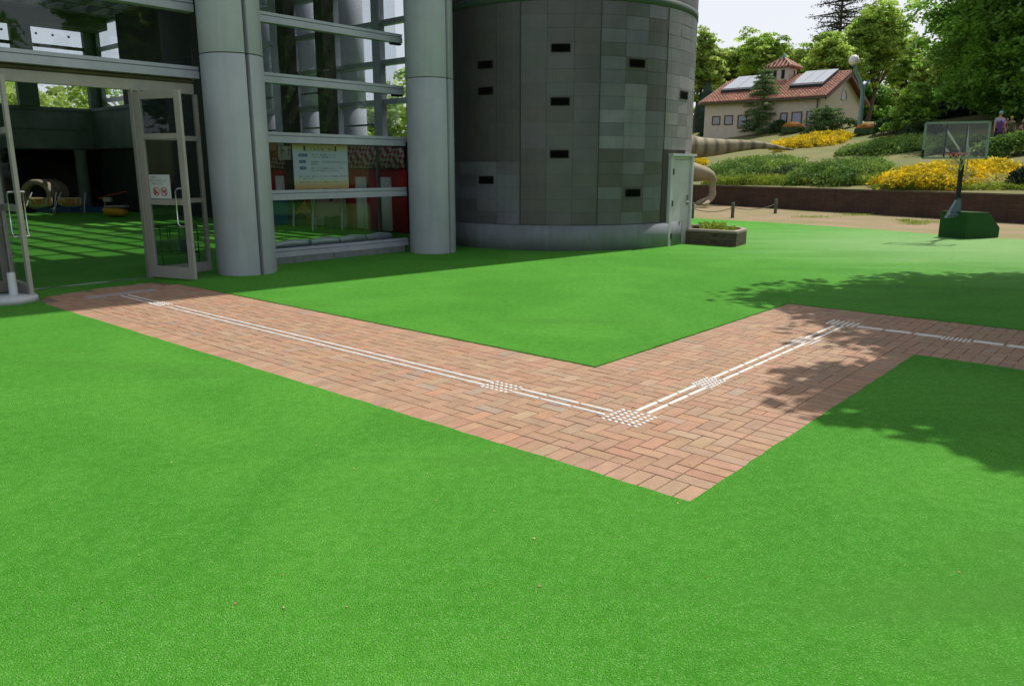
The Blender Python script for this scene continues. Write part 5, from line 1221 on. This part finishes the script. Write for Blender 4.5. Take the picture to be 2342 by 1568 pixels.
def con(x, yb, yt, x0, x1, lb, mt, seed, **k):
    c = Vector(on_hill(x, yb)); h = (yb-yt)/F*c.y; return conifer('conifer', lb, tuple(c), h, (x1-x0)/2/F*c.y, k.pop('tiers',12), k.pop('nb',8), mt, seed, **k)
con(1742,303,163,1690,1786,'tall layered conifer standing before the house wall', M['needle'],141, tiers=12, nb=9, lsize=.09, droop=-.12, per=46, pw=.66, rough=.25, start=.06)
con(1886,296,246,1842,1934,'low flat spreading pine before the gable corner', M['needle'],142, tiers=4, nb=11, lsize=.08, droop=.02, start=.3, per=36, pw=.25, rough=.12)
con(2085,306,196,2028,2146,'bright green layered pine right of the lamp', M['needlefresh'],143, tiers=11, nb=9, lsize=.11, droop=-.05, per=50, pw=.6, rough=.3, start=.15)
def cyp(x, yb, yt, hw, Y, lb, seed):
    c = Vector(at(x, yb, Y)); c.z = hill(c.x,c.y); zt = at(x,yt,Y)[2]; h = zt-c.z; r = np.random.default_rng(seed); n = 5000; t = r.random(n); a = r.random(n)*6.28; rr = hw/F*Y*(1-t**5)*(.85+.2*r.random(n))*(.75+.25*np.minimum(1,t*6))
    P = np.stack([c.x+rr*np.cos(a), c.y+rr*np.sin(a), c.z+t*h],1); N = np.stack([np.cos(a),np.sin(a),.3+0*a],1); N /= np.linalg.norm(N,axis=1)[:,None]
    root = empty('cypress', tuple(c), lb, 'tree', 'dark columnar cypresses'); leaf_mesh('crown', P, N, .12, M['needledark'], root, seed=seed, asp=.5); MB().tube([c,c+Vector((0,0,h*.9))],[.15,.04],7).build('trunk', M['bark'], root)
cyp(1614,300,186,16,68,'dark columnar cypress at the left end of the house',151)
cyp(2121,262,180,11,72,'dark columnar cypress right of the lamp among the trees',152)
cyp(1600,300,215,10,72,'shorter dark cypress against the tower edge',153)
# ---- broadleaf trees behind the house
def bt(x, yt, hw, Y, lb, lm, seed, k=150, per=80, ls=.14, zb=.35, cr=.95, flat=.30, tr=.22, gaps=16, name='broadleaf_tree', group='broadleaf trees beyond the house', hollow=.25):
    top = at(x,yt,Y); gx, gy = top[0], Y; gz = hill(gx,gy); h = top[2]-gz; rad = hw/F*Y
    return tree(name, lb, (gx,gy,gz), (gx,gy,gz+h*(.5+zb*.5)), (rad,rad*.9,h*(1-zb)/2), int(k*1.9), int(per*.62), ls, lm, seed, tr, cr*.68, flat, -1, group, hollow=hollow, gaps=gaps)
bt(1600,72,62,76,'light green tree peeping past the tower', M['leaflight'],301, 190,80, ls=.17)
bt(1672,95,48,82,'light tree left of the belfry, lower crown', M['leaflight'],302,150,80)
bt(1748,66,62,80,'rounded maple right behind the belfry', M['leafmaple'],303,210,90)
bt(1826,92,42,86,'pale tree between the belfry and the tall maple', M['leaflight'],304,130,80)
bt(1915,55,62,74,'dense green tree under the dark pine top', M['leafmaple'],305,230,90)
bt(2010,-8,74,76,'tallest maple behind the lamp with airy top', M['leafmaple'],306,300,90, gaps=14, cr=1.0)
bt(2082,70,44,82,'airy maple with sky gaps right of the lamp', M['leafmaple'],307,110,75, gaps=14, cr=.95, ls=.15)
bt(2145,120,42,78,'light tree beneath the gap before the dark tree', M['leaflight'],308,150,80, cr=1.)
bt(2170,60,30,60,'thin maple branches at the edge of the big dark tree', M['leafmaple'],309,60,60, gaps=12, cr=.8)
# lower dark fill behind the house and lamp: individual small trees
for i, (x,yt,hw,Y,lb) in enumerate(((1650,190,50,92,'shaded small tree behind the house left end'),(1735,180,50,94,'shaded small tree behind the belfry'),(1850,150,60,96,'shaded small tree behind the solar panels'),(1990,180,60,92,'shaded small tree behind the lamp post'),(2070,170,55,94,'shaded small tree behind the bright pine'),(2160,190,50,90,'shaded small tree left of the dark grove'))):
    bt(x,yt,hw,Y,lb,M['leafdark'] if i%2 else M['leafmaple'],320+i,130,80,ls=.2,zb=.05,cr=1.4,group='small trees filling the background')
# tall pine whose top shows over the maples
c = at(1931,-40,95); gz = hill(c[0],95)
conifer('pine', 'tall dark pine whose flat tiers rise above the maples', (c[0],95,gz), at(1931,-75,95)[2]-gz, 4.6, 20, 7, M['needledark'], 330, lsize=.15, droop=-.02, per=15, pw=.5, rough=.35, start=.35, sparse=.75)
# big dark trees at the right
for i, (x,Y,top,bot,rad,lb,k) in enumerate(((2365,44,16.,3.6,5.6,'huge dark tree filling the upper right corner',420),(2262,50,14.5,4.4,3.2,'dark tree joining the left side of the huge tree',230),(2500,40,15,3.8,5,'dark tree just beyond the right edge',260))):
    gx = ray(x,300)[0]/ray(x,300)[1]*Y; gz = hill(gx,Y)
    tree('dark_tree', lb, (gx,Y,gz), (gx,Y,gz+(top-gz+bot-gz)/2), (rad,rad,(top-bot)/2), k, 170, .125, M['leafdark'], 340+i, .38, 1.15, .4, -1, 'dark trees over the right side of the slope', hollow=.45, gaps=5)
for i, (x,yt,hw,Y,lb) in enumerate(((2175,205,45,58,'dark evergreen shrub left of the children'),(2240,205,45,56,'dark evergreen shrub behind the first child'),(2300,200,45,54,'dark evergreen shrub behind the other children'),(2365,200,45,52,'dark evergreen shrub at the right edge of the slope'),(2205,235,45,50,'lower dark shrub above the backboard'))):
    top = at(x,yt,Y); gz = hill(top[0],Y); h = top[2]-gz; rad = hw/F*Y*1.15
    tree('evergreen_shrub', lb, (top[0],Y,gz), (top[0],Y,gz+h*.5), (rad,rad*.8,h*.5), 150, 110, .15, M['needledark'], 360+i, .12, .85, .6, -1, 'dark evergreens under the big trees', 'shrub', hollow=.5, gaps=2, asp=.45)
# ---- ground cover, irises
def strip(name, label, x0, x1, yb, dep, n, ls, mt, seed, cat, kind=None, h=.3):
    r = np.random.default_rng(seed); t = r.random(n); P = []
    a = Vector(on_hill(x0,yb)); b = Vector(on_hill(x1,yb)); nn_ = Vector((.9,.44))
    s = r.random(n)*dep; X = a.x+(b.x-a.x)*t+nn_.x*s; Y = a.y+(b.y-a.y)*t+nn_.y*s
    Z = np.array([hill(x,y) for x,y in zip(X,Y)])+r.random(n)**1.3*h
    N = r.normal(size=(n,3)); N[:,2] *= .35; N /= np.linalg.norm(N,axis=1)[:,None]
    loc = (float(X.mean()),float(Y.mean()),float(Z.min())); o = leaf_mesh(name, np.stack([X,Y,Z],1), N, ls, mt, None, loc=loc, seed=seed, asp=.28)
    tag(o, label, cat, None, kind)
strip('ground_cover', 'bright grass and low planting along the left of the retaining wall', 1600,1990,424,1.2,9000,.09,M['grass'],401,'ground cover','stuff')
strip('ground_cover', 'bright low planting along the right of the retaining wall', 1990,2400,438,.7,4500,.07,M['grass'],402,'ground cover','stuff',.16)
strip('flowers', 'pale yellow flowers above the wall left', 1700,1800,416,1.2,500,.07,M['petaly'],403,'flowers','stuff',.35)
strip('flowers', 'pale yellow flowers above the wall right', 2200,2342,432,1.3,700,.06,M['petaly'],404,'flowers','stuff',.35)
r = random.Random(9)
for i, x in enumerate((1912,1930,1948,1952,2004,2014,2036,2058)):
    c = Vector(on_hill(x, 421+ (i%3)*2)); z0 = c.z; c.z += .42+r.uniform(-.05,.1)
    root = empty('iris', (c.x,c.y,z0), ['pale blue iris furthest left above the wall','second pale blue iris from the left','pale iris before the right end of the juniper','tall pale iris next to the leftmost group','white iris left of the golden bed','white iris just touching the golden bed','white iris below the golden bed edge','white iris furthest right under the golden bed'][i], 'flower', 'irises above the wall')
    mb = MB(); mb.tube([(c.x,c.y,z0),(c.x,c.y,c.z)],.012,5); mb.build('stem', plain('stem_green'+str(i),(.08,.16,.03),.7), root)
    mb = MB()
    for k in range(6):
        a = k*1.047; d = Vector((math.cos(a),math.sin(a),0)); s = Vector((-d.y,d.x,0))*.045; up = Vector((0,0,.05 if k%2 else -.04))
        mb.add([c, c+d*.06+s+up*.4, c+d*.13+up, c+d*.06-s+up*.4], [(0,1,2,3)])
    mb.build('petals', M['petalw'], root)
# grass tufts and dark weeds on the flat dry ground
rg = np.random.default_rng(77)
def tuft(c, rx, ry, n, ls, mt, lb, seed):
    P = np.stack([c[0]+rg.normal(size=n)*rx, c[1]+rg.normal(size=n)*ry, np.abs(rg.normal(size=n))*.03],1); N = rg.normal(size=(n,3)); N /= np.linalg.norm(N,axis=1)[:,None]
    tag(leaf_mesh('grass_tuft', P, N, ls, mt, None, loc=(c[0],c[1],0), seed=seed), lb, 'grass', None, 'stuff')
for i, (x,y,rx,lb) in enumerate(((2093,512,.35,'round green tuft left of the basketball stand'),(1958,492,.5,'long flat green tuft far from the stand'),(2115,508,.4,'thin green tuft above the round one'),(1855,497,.5,'low green tuft nearest the rope posts'),(2070,505,.25,'faint tuft further left of the round one'))):
    tuft(g(x,y), rx*.7, rx*.25, 260, .022, M['grass'], lb, 500+i)
# ---- trees standing to the right, out of the picture, whose shade falls on the turf
def shade_tree(lb, gx, gy, c, rad, k, per, seed, ls=.11, cr=.75):
    return tree('shade_tree', lb, (gx,gy,0), c, rad, k, per, ls, M['leafmaple'], seed, .28, cr, .4, -.9, 'shade trees at the right of the yard', hollow=.15, gaps=7, spray=0)
SH = lambda x, y, z: (x+SUN_H[0]*z/math.tan(math.radians(SUN_E)), y+SUN_H[1]*z/math.tan(math.radians(SUN_E)), z)
shade_tree('shade tree right of the yard, nearer the path bend', 11.5, 10., SH(7.35,8.6,6.6), (4.3,3.3,1.9), 300, 150, 601)
shade_tree('shade tree right of the yard, nearest the camera', 9.8, 4.2, SH(4.95,5.65,5.6), (2.6,1.55,1.3), 150, 150, 602, cr=.6)
# ---- trees seen through the hall
k = 0
for x, Y, top, rad in ((-36,58,11,5),(-30,64,13,5.5),(-24,56,10,4.5),(-18,60,12,5),(-12,58,9,4.5),(-6,62,12,5),(-42,66,14,6),(1,70,11,5),(-48,56,12,5.5),(-38,50,8,4),(-27,50,7.5,4),(-52,70,13,6)):
    tree('broadleaf_tree', ['tree seen through the hall, %s' % q for q in ('left of the gallery windows','second along the gallery windows','bushy one at mid window','behind the middle pale column','low one behind the right column','taller one behind the mullions','tall one far to the left','half hidden by the tower','left of the door opening','lower one above the gallery','low round one past the gallery','farthest one beyond the gallery')][k], (x,Y,0), (x,Y,top*.42), (rad,rad,top*.33), 110, 60, .24, M['leafmaple'] if k%2 else M['leaflight'], 700+k, .25, 1.5, .45, -1, 'trees beyond the hall'); k += 1
# the side of the yard that the windows mirror
for i, (x, y) in enumerate(((24,6),(22,-6),(30,-14),(20,-20),(34,10))):
    tree('broadleaf_tree', 'yard side tree mirrored in the hall glass, %s' % ('nearest the hoop','second along','third along','furthest back','outer row')[i], (x,y,0), (x,y,7), (4.6,4.6,4.5), 100, 60, .26, M['leafdark'], 760+i, .3, 1.6, .45, -1, 'trees along the right side of the yard')
# ================================================================ people
skinm = mat('skin', (.50,.29,.20), (.45,.25,.17), 8., .6); hairm = plain('hair_black', (.012,.010,.009), .7)
def person(c, h, lb, shirt, pants, cap, face=0., lean=0., sleeve=None, arm='down', apron=None):
    root = empty('person', c, lb, 'person', 'people walking along the top of the slope'); c = Vector(c); s = h/1.7
    fx = Vector((math.cos(face), math.sin(face), 0)); sx = Vector((-fx.y, fx.x, 0))   # fx forward, sx to the left
    def P(f, l, z):
        if z > .95: f += (z-.95)*math.tan(lean)
        return c+(fx*f+sx*l)*s+Vector((0,0,z*s))
    v = [P(0,0,.95),P(0,0,1.15),P(0,0,1.35),P(0,0,1.47),P(.01,0,1.55)]; e = [(0,1),(1,2),(2,3),(3,4)]; r = [.12*s,.115*s,.125*s,.055*s,.06*s]
    for sd_ in (-1,1):
        addchain(v, r, e, 2, [P(0,.17*sd_,1.38),P(.02,.22*sd_,1.12),P(.12 if arm=='fwd' else .06,.24*sd_,.90)], [.06*s,.045*s,.032*s])
        hnd = len(v)-1; hx = .12 if arm == 'fwd' else .06; k2 = addchain(v, r, e, hnd, [P(hx+.02,.245*sd_,.84)], [.034*s])
        for q in range(4): addchain(v, r, e, k2, [P(hx+.0+.02*q,.25*sd_,.785-.004*abs(q-1.5)),P(hx+.03+.02*q,.245*sd_,.745)], [.010*s,.008*s])
        addchain(v, r, e, hnd, [P(hx+.07,.235*sd_,.83),P(hx+.09,.23*sd_,.80)], [.012*s,.009*s])
        st_ = .12*sd_; addchain(v, r, e, 0, [P(0,.10*sd_,.88),P(.05+st_,.10*sd_,.48),P(-.02+st_,.10*sd_,.08),P(.12+st_,.11*sd_,.04)], [.085*s,.062*s,.042*s,.035*s])
    skin('body', v, e, r, skinm, root, sub=1)
    # head with face
    hc = P(.02,0,1.62); mb = MB(); vv = []; K, Mn = 16, 12
    for i in range(Mn+1):
        t = math.pi*i/Mn
        for j in range(K):
            a = 2*math.pi*j/K; x = math.sin(t)*math.cos(a); y = math.sin(t)*math.sin(a); z = -math.cos(t)
            w_ = .078*(1-.22*max(0,-z)); fr = .098+.012*max(0,-z)*(x > 0); nose = .022*math.exp(-((y/.18)**2+((z+.12)/.2)**2)) if x > 0 else 0
            vv.append(hc+fx*(x*fr+nose)*s+sx*y*w_*s+Vector((0,0,z*.118*s)))
    mb.add(vv, [(i*K+j,i*K+(j+1)%K,(i+1)*K+(j+1)%K,(i+1)*K+j) for i in range(Mn) for j in range(K)], True)
    for sd_ in (-1,1): q = hc+sx*.078*sd_*s; mb.ball(q.x,q.y,q.z-.01*s,.022*s,8,6)
    hd = mb.build('head', skinm, root)
    for sd_ in (-1,1): q = hc+fx*.092*s+sx*.032*sd_*s; MB().ball(q.x,q.y,q.z+.005*s,.011*s,8,6).build('eye', hairm, hd)
    q = hc+fx*.094*s; MB().bar(q+sx*.022*s+Vector((0,0,-.055*s)), q-sx*.022*s+Vector((0,0,-.055*s)), .012*s).build('mouth', M['hoopred'], hd)
    def dome(nm, r0, zc, cut, m_):
        mb = MB(); vv = []
        for i in range(7):
            t = cut*i/6
            for j in range(16): a = 2*math.pi*j/16; vv.append(hc+(fx*math.cos(a)*(r0+.018)+sx*math.sin(a)*r0)*math.sin(t)*s+Vector((0,0,(zc+math.cos(t)*.125)*s)))
        mb.add(vv, [(i*16+j,(i+1)*16+j,(i+1)*16+(j+1)%16,i*16+(j+1)%16) for i in range(6) for j in range(16)], True); return mb, nm, m_
    mb, nm, m_ = dome('hair', .086, -.0, 1.9, hairm)
    mb.v = [tuple(Vector(p)-fx*.016*s) for p in mb.v]; mb.build(nm, m_, root)
    if cap:
        mb, nm, m_ = dome('cap', .095, .008, 1.42, cap); a = [hc+fx*.09*s+sx*.07*k*s+Vector((0,0,.03*s)) for k in (-1,1)]
        mb.add([a[0], a[1], a[1]+fx*.075*s-sx*.02*s, a[0]+fx*.075*s+sx*.02*s], [(0,1,2,3)]); mb.build(nm, m_, root)
    # clothes: slightly larger shells over the same joints
    v = [P(0,0,.86),P(0,0,1.0),P(0,0,1.18),P(0,0,1.36),P(0,0,1.42)]; e = [(0,1),(1,2),(2,3),(3,4)]; r = [.150*s,.140*s,.135*s,.135*s,.075*s]
    for sd_ in (-1,1): addchain(v, r, e, 3, [P(0,.175*sd_,1.37),P(.015,.215*sd_,1.17)], [.072*s,.066*s])
    skin('shirt', v, e, r, shirt, root, sub=1)
    v = [P(0,0,.93)]; e = []; r = [.135*s]
    for sd_ in (-1,1): st_ = .12*sd_; addchain(v, r, e, 0, [P(0,.10*sd_,.84),P(.05+st_,.10*sd_,.48),P(-.02+st_,.10*sd_,.12)], [.10*s,.078*s,.062*s])
    skin('trousers', v, e, r, pants, root, sub=1)
    if apron:
        v = [P(.02,0,.62),P(.03,0,.9),P(.03,0,1.15),P(.03,0,1.33)]; skin('apron', v, [(0,1),(1,2),(2,3)], [(.19*s,.15*s),(.165*s,.155*s),(.15*s,.15*s),(.12*s,.145*s)], apron, root, sub=1)
    return root
def stand(x, Y, ytop, h, *a, **k):
    q = ray(x,300); X = q[0]/q[1]*Y; z = at(x,ytop,Y)[2]-h; person((X,Y,max(z, hill(X,Y))), h, *a, **k)
cm = lambda n_, c: plain(n_, c, .85)
for x, Y, yt, h, lb, sh, pn, cp, fc, ln, ap in (
    (2284,35.,271,1.52,'person in a light blue cap and purple apron over a pale shirt',cm('pale_shirt',(.42,.38,.52)),cm('dark_trousers',(.03,.025,.04)),cm('blue_cap',(.20,.48,.62)),-1.7,0.,cm('purple_apron',(.13,.045,.22))),
    (2299,35.6,288,1.15,'child in a red top half hidden behind the purple apron',cm('red_top',(.40,.05,.04)),cm('dark_shorts',(.05,.05,.08)),None,-1.2,0.,None),
    (2313,35.3,282,1.2,'child leaning forward in a yellow and orange cap',cm('green_top',(.10,.14,.06)),cm('dark_shorts2',(.04,.04,.03)),cm('yellow_cap',(.75,.42,.04)),-2.4,.3,None),
    (2332,35.,279,1.22,'child with bent arms in a bright blue cap at the right edge',cm('black_top',(.03,.03,.035)),cm('tan_shorts',(.25,.2,.1)),cm('bright_blue_cap',(.08,.36,.70)),-.6,.28,None)):
    stand(x,Y,yt,h,lb,sh,pn,cp,fc,ln,apron=ap,arm='fwd' if ln else 'down')

# litter: curled dry leaves and seed husks on the turf and the bricks
rl = np.random.default_rng(5); n = 150
y = 2.6+rl.random(n)**1.5*16; x = (rl.random(n)-.5)*1.3*y; k = [i for i in range(n) if not (x[i] < -3 and y[i] > 10)]
P = np.stack([x[k], y[k], np.full(len(k), .017)],1); N = rl.normal(size=(len(k),3))*.35; N[:,2] = 1; N /= np.linalg.norm(N,axis=1)[:,None]
tag(leaf_mesh('leaf_litter', P, N, .0065, leaf_mat('dry_litter', (.62,.50,.30), (.45,.22,.10), .2, 8.), None, loc=(0,6,.01), seed=6), 'tiny dry leaves and husks scattered over turf and bricks', 'leaf litter', kind='stuff')
